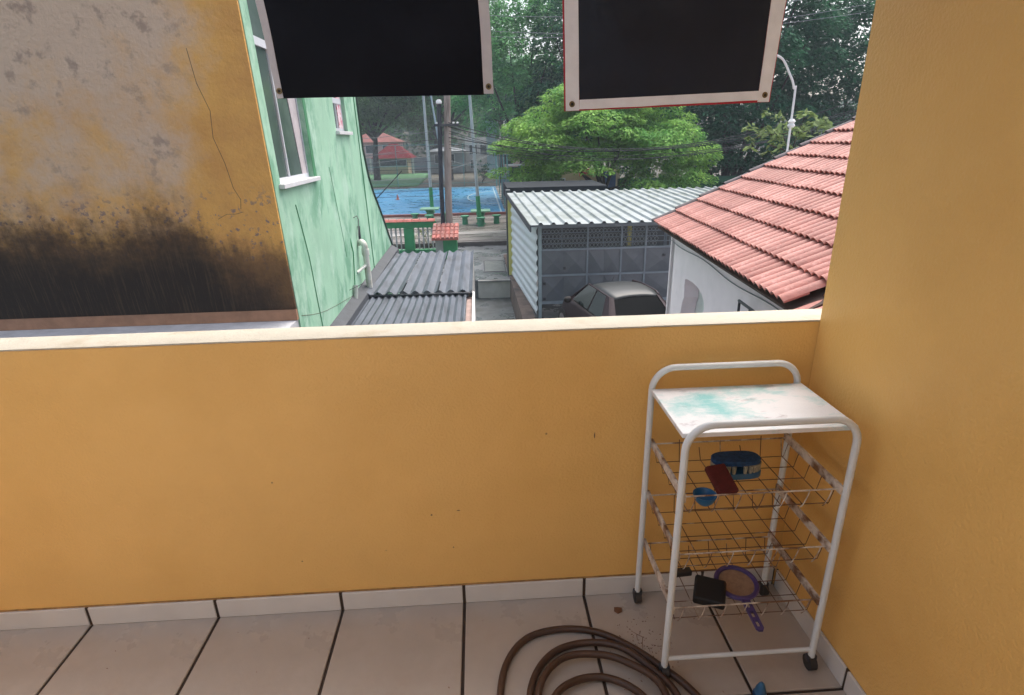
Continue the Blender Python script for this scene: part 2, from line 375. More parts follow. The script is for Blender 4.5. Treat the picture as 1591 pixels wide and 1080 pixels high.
# ================================================================== BALCONY
SW = 1.19   # side wall plane
fl = MB().box(-2.4, SW, -2.6, 0, -.12, -.006).build('balcony_floor', GROUT, kind='structure')
me_cache = {}
def tile_mesh(wd, dp, name, mt):
    key = (round(wd, 3), round(dp, 3), name)
    if key not in me_cache:
        h = .003; e = .003
        b_ = MB(); x, y = wd / 2, dp / 2
        b_.add([(-x,-y,-.006),(x,-y,-.006),(x,y,-.006),(-x,y,-.006),(-x,-y,-.002),(x,-y,-.002),(x,y,-.002),(-x,y,-.002),
                (-x+e,-y+e,0),(x-e,-y+e,0),(x-e,y-e,0),(-x+e,y-e,0)],
               [(0,1,5,4),(1,2,6,5),(2,3,7,6),(3,0,4,7),(4,5,9,8),(5,6,10,9),(6,7,11,10),(7,4,8,11),(8,9,10,11)])
        me_cache[key] = b_.mesh(name, mt)
    return me_cache[key]
TS = .45; GW = .011
TILES = [TILE] + [mat('beige_ceramic_tile_%s' % n, c, .32, .08, 5, .08, 30, c2=(.37, .31, .26), c2t=(.48, .75), c2scale=3, c3=(.19, .12, .08), c3t=(.68, .72), c3scale=60, rvar=.1) for n, c in (('warm', (.465, .40, .34)), ('cool', (.43, .38, .335)))]
for i in range(-6, 3):
    for j in range(6):
        x0 = max(i * TS, -2.4) + GW / 2; x1 = min((i + 1) * TS, SW) - GW / 2
        if x1 - x0 < .04: continue
        y1 = -j * TS - GW / 2 if j else -.002; y0 = max(-(j + 1) * TS, -2.6) + GW / 2
        if y1 - y0 < .04: continue
        mt = random.choice(TILES)
        me = tile_mesh(x1 - x0, y1 - y0, 'floor_tile', mt)
        o = link('floor_tile', me, fl, loc=((x0 + x1) / 2, (y0 + y1) / 2, random.uniform(-.0006, .0006)), rot=(random.uniform(-.0012, .0012), random.uniform(-.0012, .0012), random.uniform(-.0015, .0015)))
# parapet
pw = thing('parapet_wall', (-.6, .06, 0), 'ochre yellow plastered balcony parapet with a cream painted top', 'wall')
MB().box(-2.4, SW + .15, .0, .12, -.12, 1.0565).build('wall_panel', ORANGE, pw, bevel=.004)
cop = MB()
nx = 90
vs = []; 
for i in range(nx + 1):
    x = -2.42 + (SW + .17 + 2.42) * i / nx
    a = noise.noise(Vector((x * 5, 0, 0))) * .0022; c_ = noise.noise(Vector((x * 7, 4, 0))) * .0022; e_ = noise.noise(Vector((x * 16, 9, 0))) * .0014
    vs += [(x, -.0015 + a, 1.0568 + e_), (x, -.0010 + a, 1.0612), (x, .005 + a, 1.0625), (x, .116 + c_, 1.0625), (x, .123 + c_, 1.059), (x, .123 + c_, 1.0568)]
cop.add(vs, [(i*6+j, i*6+(j+1)%6, i*6+6+(j+1)%6, i*6+6+j) for i in range(nx) for j in range(6)])
cop.build('coping', CREAM, pw, smooth=True)
for i in range(-6, 3):
    x0 = max(i * TS, -2.4) + GW / 2; x1 = min((i + 1) * TS, SW - .01) - GW / 2
    if x1 - x0 < .04: continue
    MB().box(x0, x1, -.0098, -.0005, .001, .078).build('skirting_tile', BASE_T, pw, bevel=.0025)
MB().box(-2.4, SW - .01, -.006, -.0006, .0005, .077).build('skirting_joint', GROUT, pw)
MK = mat('dark_scuff_mark', (.16, .10, .06), .9)
for (x, z, a_, b_) in ((.471, .679, .0022, .012), (.307, .693, .003, .003), (-.097, .393, .004, .003), (-.003, .406, .006, .0025), (-.621, .555, .003, .003), (-.568, .225, .003, .0025), (-.269, .252, .003, .002), (-.028, .25, .0025, .003)):
    mk = MB(); mk.add([(x + a_ * math.cos(q * .785) * random.uniform(.7, 1.2), -.0006, z + b_ * math.sin(q * .785) * random.uniform(.7, 1.2)) for q in range(8)] + [(x, -.0012, z)], [(q, (q + 1) % 8, 8) for q in range(8)])
    mk.build('scuff_mark', MK, pw)
MB().box(-2.4, SW - .012, -.0035, -.0004, .0785, .084).build('grime_line', mat('skirting_top_grime', (.33, .19, .07), .9, .4, 30), pw)
# right side wall (full height) and left parapet
sw = thing('side_wall', (SW + .07, -1.3, 0), 'full height ochre yellow wall closing the right end of the balcony', 'wall')
MB().box(SW, SW + .15, -2.6, -.003, -.12, 2.62).build('wall_panel', ORANGE, sw)
for j in range(6):
    y1 = -j * TS - GW / 2 - (.012 if j == 0 else 0); y0 = max(-(j + 1) * TS, -2.6) + GW / 2
    if y1 - y0 > .04: MB().box(SW - .0098, SW - .0005, y0, y1, .001, .078).build('skirting_tile', BASE_T, sw, bevel=.0025)
MB().box(SW - .006, SW - .0006, -2.6, -.012, .0005, .077).build('skirting_joint', GROUT, sw)
lw = thing('left_parapet', (-2.47, -1.3, 0), 'ochre yellow side parapet at the left end of the balcony', 'wall')
MB().box(-2.55, -2.405, -2.6, .12, -.12, 1.047).build('wall_panel', ORANGE, lw)
MB().box(-2.56, -2.425, -2.6, .12, 1.049, 1.064).build('coping', CREAM, lw)
MB().box(-2.55, SW + .15, -2.75, -2.602, -.12, 2.62).build('back_wall', BACKW, kind='structure')
MB().box(-2.6, SW + .2, -.45, .30, 2.622, 2.75).box(.40, SW + .2, -2.75, -.4505, 2.622, 2.75).build('light_shaping_ceiling', CEIL, kind='structure')  # unseen ceiling, its L outline shaped to let light in at back left

# ---- banners hanging from a rail under the slab edge
rail = thing('hanging_rail', (.3, .2, 2.5), 'thin steel tube under the balcony roof edge carrying both banners', 'rail')
MB().tube([(-1.2, .2, 2.50), (SW + .02, .2, 2.50)], .012, 10).build('tube', STEEL, rail, smooth=True)
for x in (-1.0, .27, 1.12): MB().tube([(x, .2, 2.512), (x, .2, 2.621)], .005, 6).build('hanger', STEEL, rail)
def banner(name, label, outer, inner, mats, red, seed, lean=0):
    """outer: (xl_top, xl_bot, xr_top, xr_bot, z_top, z_bl, z_br); inner panel edges in the same way"""
    T = thing(name, ((outer[1] + outer[3]) / 2, .2, outer[5]), label, 'banner', 'banners hung in front of the balcony')
    def yy(x, z, off): return .2 + off + .012 * noise.noise(Vector((x * 2.3 + seed, z * 2.0, seed))) + .004 * noise.noise(Vector((x * 9 + seed, z * 5, 0)))
    def sheet(o, off, th, mt, nm, nx=24, nz=20, wob=0):
        xl0, xl1, xr0, xr1, zt, zl, zr = o; b_ = MB(); vs = []; fs = []
        for side in (0, 1):
            for j in range(nz + 1):
                v = j / nz
                for i in range(nx + 1):
                    u = i / nx
                    xl = xl0 + (xl1 - xl0) * v; xr = xr0 + (xr1 - xr0) * v
                    x = xl + (xr - xl) * u; zb = zl + (zr - zl) * u; z = zt + (zb - zt) * v
                    z += wob * noise.noise(Vector((x * 6, seed, 0))) * v; x += wob * noise.noise(Vector((z * 6, seed, 3)))
                    vs.append((x, yy(x, z, off + side * th), z))
        n1 = (nx + 1) * (nz + 1)
        for j in range(nz):
            for i in range(nx):
                a = j * (nx + 1) + i; q = (a, a + 1, a + nx + 2, a + nx + 1)
                fs.append(q); fs.append(tuple(n1 + t_ for t_ in q[::-1]))
        ring = [i for i in range(nx + 1)] + [j * (nx + 1) + nx for j in range(1, nz + 1)] + [nz * (nx + 1) + i for i in range(nx - 1, -1, -1)] + [j * (nx + 1) for j in range(nz - 1, 0, -1)]
        for a, c in zip(ring, ring[1:] + ring[:1]): fs.append((a, c, n1 + c, n1 + a))
        return b_.add(vs, fs).build(nm, mt, T, smooth=True)
    xl0, xl1, xr0, xr1, zt, zl, zr = outer; il0, il1, ir0, ir1, _, jl, jr = inner
    sheet((xl0, xl1, xr0, xr1, zt, zl, zr), .003, .0012, red if red else mats[0], 'banner_sheet')
    sheet(inner, -.0005, .0012, mats[0], 'dark_panel', wob=.0)
    rd_ = .0045 if red else 0
    sheet((xl0 + rd_, xl1 + rd_, il0, il1, zt, zl, zl + .0008), -.0025, .0015, mats[1], 'hem_strip', 4, 20, .003)
    sheet((ir0, ir1, xr0 - rd_, xr1 - rd_, zt, zr, zr), -.0025, .0015, mats[1], 'hem_strip', 4, 20, .003)
    if jl - zl > .012:
        b_ = (il1, il1 + .0, ir1, ir1)
        o = (il1 + .001, il1 + .001, ir1 - .001, ir1 - .001, jl + .0, zl + .004, zr + .004)
        # bottom hem, its top edge follows the panel's lower edge
        bb = MB(); vs = []; n_ = 30
        for side in (0, .0015):
            for v in (0, .5, 1):
                for i in range(n_ + 1):
                    u = i / n_; x = il1 + (ir1 - il1) * u; zt_ = jl + (jr - jl) * u; zb = zl + .005 + (zr - zl) * u + .002 * noise.noise(Vector((x * 9, 2, 1)))
                    z = zt_ + (zb - zt_) * v; vs.append((x, yy(x, z, -.0025 + side), z))
        fs = []; n1 = 3 * (n_ + 1)
        for j in range(2):
            for i in range(n_):
                a = j * (n_ + 1) + i; q = (a, a + 1, a + n_ + 2, a + n_ + 1); fs += [q, tuple(n1 + t_ for t_ in q[::-1])]
        for i in range(n_): fs += [(i, i + 1, n1 + i + 1, n1 + i), (2*(n_+1)+i, 2*(n_+1)+i+1, n1+2*(n_+1)+i+1, n1+2*(n_+1)+i)]
        bb.add(vs, fs).build('hem_strip', mats[1], T)
    for x, z in (((xl1 + il1) / 2, zl + .02), ((xr1 + ir1) / 2, zr + .02)):
        ey = yy(x, z, -.0025)
        e = MB(); e.tube([(x + .0065 * math.cos(a), ey - .001, z + .0065 * math.sin(a)) for a in [i * math.pi / 8 for i in range(16)]], .0024, 6, True)
        eo = e.build('eyelet', BRASS, T, smooth=True)
        e2 = MB(); e2.lathe((0, 0, 0), [(.0052, 0), (.0052, .001)], 12)
        e2.v = [Vector((x + p.x, ey - .0004 - p.z * .2, z + p.y)) for p in e2.v]; e2.build('eyelet_hole', RUBBER, eo)
    for x in (xl0 + .03, xr0 - .03): MB().tube([(x, .205, zt - .01), (x, .2, 2.50)], .002, 6).build('cord', CABLE, T)
    return T
# first banner: extend the photographed edges upward to z=2.42
banner('banner', 'plain black banner with pale side hems, the left of two hanging', (-.535, -.477, .150, .168, 2.42, 1.753, 1.757), (-.503, -.459, .120, .138, 2.42, 1.7535, 1.754), (BLACK_V, HEM), None, 1.3)
banner('banner', 'creased navy black banner with wide white hem and red edging, right of two', (.365, .384, 1.073, 1.032, 2.42, 1.703, 1.720), (.410, .430, 1.010, .992, 2.42, 1.735, 1.752), (NAVY_V, HEM2), RED_V, 8.1)

# ================================================================== CART
def pcart(x, y, z): return (x, y, z)
ct_ = thing('utility_cart', (.87, -.21, 0), 'white tubular steel cart with a stained shelf over rusty wire baskets', 'cart')
XL, XR, YB, YF = .640, 1.118, -.052, -.372
def hoop(y, zt, nm='hoop_frame'):
    r_ = .075; pts = [(XL, y, .052)] + [(XL, y, .3), (XL, y, .6)]
    for i in range(9):
        a = math.pi - i * math.pi / 16
        pts.append((XL + r_ + r_ * math.cos(a), y, zt - r_ + r_ * math.sin(a)))
    for i in range(9):
        a = math.pi / 2 - i * math.pi / 16
        pts.append((XR - r_ + r_ * math.cos(a), y, zt - r_ + r_ * math.sin(a)))
    pts += [(XR, y, .6), (XR, y, .3), (XR, y, .052)]
    MB().tube(pts, .0105, 12).build(nm, WHITE_M, ct_, smooth=True)
hoop(YB, .938); hoop(YF, .902)
sh = MB(); sh.box(XL - .006, XR + .006, YF + .013, YB - .013, .858, .872)
SHELF = mat('white_shelf_laminate', (.74, .75, .77), .35, .04, 8, c2=(.42, .38, .40), c2t=(.60, .70), c2scale=11, c3=(.25, .56, .57), c3t=(.50, .66), c3scale=4.3, stretch=(1, 1.7, 1))
t, N, L = nodes(SHELF)
sh.hexa([(XL - .02 + .012, YF - .005, .838), (XR, YF - .005, .838), (XR, YF + .012, .838), (XL, YF + .012, .838)], [(XL - .01, YF - .005, .872), (XR, YF - .005, .872), (XR, YF + .012, .872), (XL, YF + .012, .872)]) if False else None
sh.build('shelf', SHELF, ct_, bevel=.002)
MB().tube([(XL, YF, .081), (XR, YF, .081)], .007, 8).build('stretcher', WHITE_M, ct_, smooth=True)
for x in (XL, XR):
    for y in (YB, YF):
        o = MB(); o.tube([(x - .010, y - .0, .026), (x + .012, y, .026)], .025, 14)
        w_ = o.build('caster_wheel', RUBBER, ct_, smooth=True)
        MB().box(x - .015, x + .017, y - .008, y + .010, .034, .056).build('caster_fork', IRON, w_, bevel=.003)
def basket(z, tier):
    # rim at height z, floor .055 lower; slight droop
    fz = z - .058; x0, x1 = XL + .012, XR - .012; y0, y1 = YF + .012, YB - .012
    q = .0022
    rim = MB(); rim.tube([(x0, y0, z), (x1, y0, z), (x1, y1, z), (x0, y1, z)], .0026, 6, True)
    r_ = rim.build('basket_rim', WIRE_M, ct_, smooth=True)
    for x in (XL + .012, XR - .012): MB().box(x - .004, x + .004, YF, YB, z - .012, z + .014).build('side_rail', WIRE_M, ct_)
    wr = MB(); ins = .018
    n = 7
    for i in range(n):          # wires running front to back, up both sides
        x = x0 + .02 + (x1 - x0 - .04) * i / (n - 1); dx = random.uniform(-.003, .003)
        wr.tube([(x, y1, z + random.choice([-.02, .0, .012])), (x + dx, y1 - ins, fz), (x + dx, y0 + ins * .7, fz)], .0015, 5, mi=0)
    for i in range(5):          # wires running along the length
        y = y0 + ins + (y1 - y0 - 2 * ins) * i / 4
        wr.tube([(x0, y, z), (x0 + .012, y, fz - .001), (x1 - .012, y, fz - .001), (x1, y, z)], .0015, 5)
    for i in range(7):
        x = x0 + .035 + (x1 - x0 - .06) * i / 6
        MB().tube(smooth_path([(x, y0 - .004, z), (x - .003, y0 - .003, z - .02), (x - .008, y0 + .004, z - .052), (x - .010, y0 + .010, z - .062)], 3), .0015, 6).build('front_wire', WIRE_M, r_, smooth=True)
    return wr.build('basket_wires', WIRE_MIX, ct_, smooth=True)
WIRE_MIX = mat('part_rusted_wire', (.13, .065, .035), .75, .3, 30, c2=(.50, .44, .38), c2t=(.56, .66), c2scale=9)
for k, z in enumerate((.672, .472, .272)): basket(z, k)

# things in the baskets
def rot_box(name, c, size, rz, mt, parent=None, bevel=.004, rx=0, ry=0, **kw):
    b_ = MB(); M_ = Matrix.Translation(c) @ Matrix.Rotation(rz, 4, 'Z') @ Matrix.Rotation(ry, 4, 'Y') @ Matrix.Rotation(rx, 4, 'X'); b_.xf = M_
    x, y, z = [q / 2 for q in size]; b_.box(-x, x, -y, y, -z, z); return b_.build(name, mt, parent, bevel=bevel, **kw)
BLUE_PL = mat('dusty_blue_plastic', (.03, .12, .24), .45, .2, 20); BLUE_BR = mat('blue_bristle', (.015, .06, .16), .9, .4, 90, .8, 200)
CREAM_BR = mat('cream_bristle', (.30, .27, .2), .9, .4, 90)
z1 = .672 - .058
br = thing('scrub_brush', (.90, -.13, z1), 'oval blue scrubbing brush with a cream bristle row on the upper wire basket', 'brush')
def oval(c, a, b2, z0, z1_, nm, mt, par, taper=1, n=28):
    o = MB(); o.lathe((c[0], c[1], 0), [(1 * taper, z0), (1, z0 + (z1_ - z0) * .3), (1, z0 + (z1_ - z0) * .8), (.93, z1_)], n, sx=a, sy=b2)
    o.v = [Vector((c[0] + math.copysign(abs((p.x - c[0]) / a) ** .62, p.x - c[0]) * a, c[1] + math.copysign(abs((p.y - c[1]) / b2) ** .8, p.y - c[1]) * b2, p.z)) for p in o.v]
    return o.build(nm, mt, par, smooth=True)
oval((.888, -.170), .080, .040, z1 + .002, z1 + .020, 'brush_back', BLUE_PL, br)
for i in range(30):
    a_ = 2 * math.pi * i / 30; bm_ = MB(); bm_.lathe((.888 + .072 * math.copysign(abs(math.cos(a_)) ** .62, math.cos(a_)), -.170 + .032 * math.copysign(abs(math.sin(a_)) ** .8, math.sin(a_)), z1 + .020), [(.0055, 0), (.0075, .026)], 6); bm_.build('bristle_tuft', CREAM_BR, br)
oval((.888, -.167), .077, .036, z1 + .044, z1 + .060, 'bristle_block', BLUE_BR, br)
rp = thing('sponge_pouch', (.83, -.20, z1), 'dark red flat rectangular scrubbing pad leaning on the blue brush', 'pad')
DRED = mat('dark_red_sponge', (.11, .012, .010), .8, .2, 40, .5, 120)
rot_box('pad', (.812, -.245, z1 + .030), (.066, .098, .022), R(10), DRED, rp, .006, rx=R(26))
bl = thing('small_bowl', (.745, -.30, z1), 'small round blue bowl at the front left of the upper wire basket', 'bowl')
MB().lathe((.733, -.318, z1 + .002), [(.016, 0), (.026, .010), (.033, .026), (.034, .032), (.031, .031), (.024, .014), (.004, .008)], 24).build('bowl', mat('glossy_blue_plastic', (.02, .12, .27), .35), bl, smooth=True)
z3 = .272 - .058
bk = thing('black_pouch', (.79, -.20, z3), 'black square pouch in the lowest wire basket beside the purple sieve', 'pouch')
rot_box('pouch', (.808, -.268, z3 + .022), (.098, .092, .034), R(-24), mat('black_matte_plastic', (.006, .006, .007), .6), bk, .008, rx=R(14))
rot_box('flap', (.750, -.165, z3 + .014), (.07, .026, .02), R(4), RUBBER, bk, .004)
sv = thing('purple_sieve', (.90, -.17, z3), 'round sieve with purple rim and long purple handle in the lowest basket', 'sieve')
PURP = mat('purple_plastic', (.075, .05, .17), .4); MESH_T = mat('tan_sieve_mesh', (.30, .19, .12), .8, .2, 60)
sc_ = Vector((.915, -.228, z3 + .016))
ring = MB(); ring.xf = Matrix.Translation(sc_) @ Matrix.Rotation(R(6), 4, 'X')
ring.tube([(.064 * math.cos(a), .064 * math.sin(a), 0) for a in [i * math.pi / 16 for i in range(32)]], .008, 8, True); 
ring.build('sieve_rim', PURP, sv, smooth=True)
dsk = MB(); dsk.xf = ring.xf; dsk.lathe((0, 0, -.004), [(.03, -.012), (.055, -.004), (.058, 0), (.056, .002)], 28); dsk.build('sieve_mesh', MESH_T, sv, smooth=True)
hd = MB(); hd.xf = ring.xf
hole = lambda v: [(-.006, v - .011), (.006, v - .011), (.006, v + .011), (-.006, v + .011)]
hd.holed([[(-.013, -.066), (.013, -.066), (.012, -.175), (.006, -.182), (-.006, -.182), (-.012, -.175)], hole(-.09), hole(-.125), hole(-.158)], lambda u, v, d: (u, v, -.004 + d), .008)
hd.build('handle', PURP, sv)

# ---- garden hose coil on the floor
h1 = [(.122,-.62,.012),(.115,-.45,.012),(.14,-.30,.012),(.215,-.20,.012),(.335,-.168,.012),(.46,-.19,.013),(.56,-.26,.016),(.63,-.34,.022),(.70,-.44,.03),(.74,-.56,.03),(.70,-.72,.02),(.52,-.84,.012),(.30,-.80,.012),
      (.21,-.66,.014),(.20,-.50,.014),(.225,-.36,.014),(.30,-.265,.014),(.41,-.235,.016),(.52,-.27,.03),(.60,-.36,.034),(.655,-.47,.034),(.64,-.62,.02),(.50,-.76,.014),(.34,-.72,.014),
      (.245,-.62,.026),(.225,-.50,.032),(.25,-.38,.032),(.33,-.30,.03),(.44,-.295,.03),(.53,-.335,.034),(.61,-.44,.05),(.60,-.60,.034),(.48,-.70,.02),(.33,-.66,.03),(.255,-.53,.045),(.29,-.43,.034),(.37,-.375,.02),(.46,-.375,.018),(.54,-.44,.03),(.58,-.55,.045),(.62,-.68,.03),(.82,-.80,.014),(1.0,-.95,.013)]
MB().tube(smooth_path(h1, 6), .0115, 10).build('garden_hose', HOSE_M, smooth='all', label='brown rubber garden hose lying coiled on the beige floor tiles', cat='hose')
# blue clothes-peg like object at the lower right
cp = thing('blue_nozzle', (.925, -.44, 0), 'small dark blue plastic nozzle standing on the floor right of the hose', 'nozzle')
MB().lathe((.918, -.452, 0), [(.016, 0), (.018, .012), (.014, .03), (.008, .045), (.003, .052)], 14).build('nozzle_body', BLUE_PL, cp, smooth=True)
MB().lathe((.918, -.452, .0), [(.021, 0), (.021, .006), (.018, .009)], 14).build('collar', BLUE_BR, cp, smooth=True)
# dead leaves and dirt
LEAF_D = mat('dry_brown_leaf', (.16, .07, .03), .8, .3, 40)
lf = MB(); lf.add([(.545,-.095,.003),(.556,-.106,.002),(.573,-.10,.003),(.575,-.085,.009),(.562,-.076,.004),(.548,-.08,.008),(.560,-.09,.012)], [(0,1,6),(1,2,6),(2,3,6),(3,4,6),(4,5,6),(5,0,6)])
lf.build('dry_leaf', LEAF_D, label='curled dry brown leaf on the floor left of the cart', cat='leaf')
ds = MB()
for i in range(150):
    x = random.gauss(.60, .05); y = random.gauss(-.25, .07)
    if i < 30: x = random.uniform(-1.3, 1.1); y = random.uniform(-.7, -.02)
    a = random.uniform(0, 6.28); l = random.uniform(.001, .005); ww = random.uniform(.0006, .002)
    dx, dy = math.cos(a), math.sin(a)
    ds.add([(x-dx*l, y-dy*l, .0012),(x+dy*ww, y-dx*ww, .0012),(x+dx*l, y+dy*l, .0012),(x-dy*ww, y+dx*ww, .0014),(x, y, .003)], [(0,1,4),(1,2,4),(2,3,4),(3,0,4)])
ds.tube([(.600,-.20,.002),(.617,-.215,.004),(.609,-.24,.002),(.605,-.262,.003)], .0008, 4)
ds.tube([(.585,-.185,.002),(.60,-.2,.003),(.596,-.225,.002)], .0007, 4)
ds.build('floor_debris', LEAF_D, kind='stuff', label='specks of dirt and dry twigs scattered on the tiles', cat='debris')

# ================================================================== LEFT NEIGHBOURS
GX = -2.05
def lean(y, z): return y - .11 * (z + .3) * (1 if y < 7 else 1.0)   # walls lean a little
# orange building: facade facing the balcony
ob = thing('orange_building', (-6, 5, -3.4), 'neighbouring orange building wall, peeling and blackened by mould', 'building')
def org(x, z, d): return (x + .006, 4.825 - .11 * (z + .3) * .9 + d, z)
MB().holed([[(-14, -.18), (-2.065, -.18), (-2.065, 6), (-14, 6)]], org, .25).build('wall', STAIN, ob)
MB().holed([[(-14, -.31), (-2.06, -.31), (-2.06, -.182), (-14, -.182)]], lambda x, z, d: (x + .004, 4.80 + d, z), .2).build('base_band', mat('bare_brown_render', (.36, .2, .12), .9, .2, 6, .4, 20), ob)
MB().box(-14, -2.07, 4.4, 7.5, -.45, -.314).build('roof_ledge', mat('pale_grey_mortar', (.50, .50, .51), .9, .15, 8, .5, 25), ob)
MB().box(-14, -2.07, 4.2, 7.5, -3.4, -.452).build('lower_wall', CONC, ob)
# crack lines as thin grooves (dark filaments)
CR = mat('plaster_crack', (.10, .07, .05), 1)
for pts in ([(-2.62, 2.5), (-2.60, 2.2), (-2.53, 1.95), (-2.56, 1.7), (-2.50, 1.45), (-2.47, 1.2), (-2.42, 1.08), (-2.44, .98)], [(-2.42, .95), (-2.5, .93), (-2.6, .93), (-2.7, .88)]):
    MB().tube([(*org(x, z, .0015),) for x, z in pts], .0035, 4).build('crack', CR, ob)
# green building
gb = thing('green_building', (GX - 1.5, 7, -3.4), 'pale green neighbouring building with stained side wall and sliding window', 'building')
def grn(y, z, d): return (GX - d, y - .11 * (z + .3) * (.9 if y < 8.5 else 1.6), z)
def unl(y, z, k=.9): return y + .11 * (z + .3) * k
W1 = [(unl(4.91, 1.2), 1.2), (unl(6.28, 1.19), 1.19), (unl(6.03, 2.95), 2.95), (unl(4.72, 3.15), 3.15)]
W1 = [(5.07, 1.215), (6.43, 1.205), (6.43, 3.2), (5.07, 3.2)]
W2 = [(8.10, 1.80), (8.95, 1.80), (8.95, 2.6), (8.10, 2.6)]
seamy = 9.75
MB().holed([[(4.86, -3.4), (seamy, -3.4), (seamy, 6), (4.86, 6)], W1[::-1], W2[::-1]], lambda y, z, d: (GX - d, y - .11 * (z + .3) * (.9 + .0 * y), z), .18).build('wall', GREEN_W, gb)
MB().holed([[(seamy + .02, -3.4), (13.0, -3.4), (13.0, -1.2), (12.48, -.79), (11.26, .17), (10.6, .66), (10.28, 1.0), (10.05, 1.5), (10.0, 3.2), (seamy + .02, 3.2)]], lambda y, z, d: (GX - .01 - d, y - .11 * (z + .3) * .9 * max(0, (11.3 - y) / 1.5 if y > 10 else 1), z), .16).build('sloping_wall', GREEN_W, gb)
cap = [(13.0, -1.2), (12.48, -.79), (11.26, .17), (10.6, .66), (10.28, 1.0), (10.05, 1.5), (10.0, 3.2)]
MB().tube([(GX + .0, y - .11 * (z + .3) * .9 * max(0, (11.3 - y) / 1.5 if y > 10 else 1), z + .01) for y, z in cap], .022, 6).build('wall_coping', mat('dark_mossy_edge', (.05, .08, .06), .9, .3, 8), gb)
MB().tube([(GX + .002, seamy - .11 * (z + .3) * .9, z) for z in (-3.4, -1, 1, 3, 5)], .014, 4).build('wall_seam', GREEN_D, gb)
MB().holed([[(4.86, -3.4), (4.86, 6), (12, 6), (12, -3.4)]], lambda y, z, d: (-5.5 - d, y, z), .2).build('far_wall', GREEN_W, gb)
MB().box(-5.4, GX - .2, 5.2, 10, -1, -.9).build('inner_floor', CONC, gb)
# raised seams and darker streak runs
for pts, r_ in (([(5.45, .95), (5.62, .3), (5.66, -.3), (5.75, -1.3)], .009), ([(7.3, 1.3), (7.5, .4), (7.6, -.1)], .004), ([(4.95, -.3), (6.0, -.55), (8.2, -.85)], .003)):
    MB().tube([(GX + .001, y - .11 * (z + .3) * .9, z) for y, z in smooth_path([(a, b2, 0) for a, b2 in pts], 4) for _ in [0]] if False else [(GX + .001, p.x - .11 * (p.y + .3) * .9, p.y) for p in smooth_path([(a, b2, 0) for a, b2 in pts], 4)], r_, 4).build('plaster_ridge', GREEN_D if r_ > .003 else CR, gb)
def gwindow(W, sash, transom, curtain, sill):
    y0, z0 = W[0]; y1, z1_ = W[2]
    lf_ = lambda y, z, dx=0: (GX - dx, y - .11 * (z + .3) * .9, z)
    fr = MB(); q = .035
    def bar(ya, yb, za, zb, d0=.06, d1=.11, b_=fr):
        b_.hexa([lf_(ya, za, d0), lf_(yb, za, d0), lf_(yb, za, d1), lf_(ya, za, d1)], [lf_(ya, zb, d0), lf_(yb, zb, d0), lf_(yb, zb, d1), lf_(ya, zb, d1)])
    bar(y0, y0 + q, z0, z1_); bar(y1 - q, y1, z0, z1_); bar(y0 + q, y1 - q, z0, z0 + .05); bar(y0 + q, y1 - q, z1_ - q, z1_)
    if transom:
        bar(y0 + q, y1 - q, transom - .035, transom + .045, .05, .12); 
    for s_ in sash: bar(s_ - .014, s_ + .014, z0 + .05, (transom or z1_) - .035, .055, .105)
    win = fr.build('window', ALU, gb)
    gl = MB(); ys = [y0 + q] + list(sash) + [y1 - q]
    for a, c in zip(ys[:-1], ys[1:]):
        g_ = MB(); bar(a + .002, c - .002, z0 + .05, (transom - .035) if transom else z1_ - q, .075, .081, g_); g_.build('pane', GLASS_D, win)
    if transom:
        g_ = MB(); bar(y0 + q, y1 - q, transom + .045, z1_ - q, .075, .081, g_); g_.build('pane', GLASS_D, win)
    if sill:
        s_ = MB(); bar(y0 - .06, y1 + .10, z0 - .05, z0, -.06, .14, s_); s_.build('sill', MARBLE, win, bevel=.004)
    for (a, c) in curtain:
        c_ = MB(); bar(a, c, z0 + .05, z1_ - .04, .060, .072, c_); c_.build('curtain', CURT, win)
    return win
gwindow(W1, (5.62, ), 2.62, [], True)
gwindow(W2, (8.5, ), 2.25, [(8.62, 8.9)], True)
# pale curtain in the third leaf of window 1
cc = MB(); cc.hexa([(GX - .066, 6.20 - .11 * 1.55, 1.26), (GX - .066, 6.38 - .11 * 1.55, 1.26), (GX - .072, 6.38 - .11 * 1.55, 1.26), (GX - .072, 6.20 - .11 * 1.55, 1.26)],
                   [(GX - .066, 6.02 - .11 * 2.55, 2.55), (GX - .066, 6.38 - .11 * 2.55, 2.55), (GX - .072, 6.38 - .11 * 2.55, 2.55), (GX - .072, 6.02 - .11 * 2.55, 2.55)])
cc.build('curtain', mat('pale_pink_sash', (.50, .45, .46), .6), gb)
rv = MB(); rv.hexa([(GX + .004, 6.435 - .097, 1.205), (GX + .004, 6.53 - .15, 1.205), (GX - .01, 6.53 - .15, 1.205), (GX - .01, 6.435 - .097, 1.205)] if False else [(GX + .006, 6.44 - .099*1.5, 1.205), (GX + .006, 6.56 - .099*1.5, 1.205), (GX - .001, 6.56 - .099*1.5, 1.205), (GX - .001, 6.44 - .099*1.5, 1.205)],
                   [(GX + .006, 6.44 - .099*3.5, 3.2), (GX + .006, 6.54 - .099*3.5, 3.2), (GX - .001, 6.54 - .099*3.5, 3.2), (GX - .001, 6.44 - .099*3.5, 3.2)])
rv.build('reveal_shade_strip', GREEN_D, gb)  # recessed reveal built as a flat strip, its shade put into colour
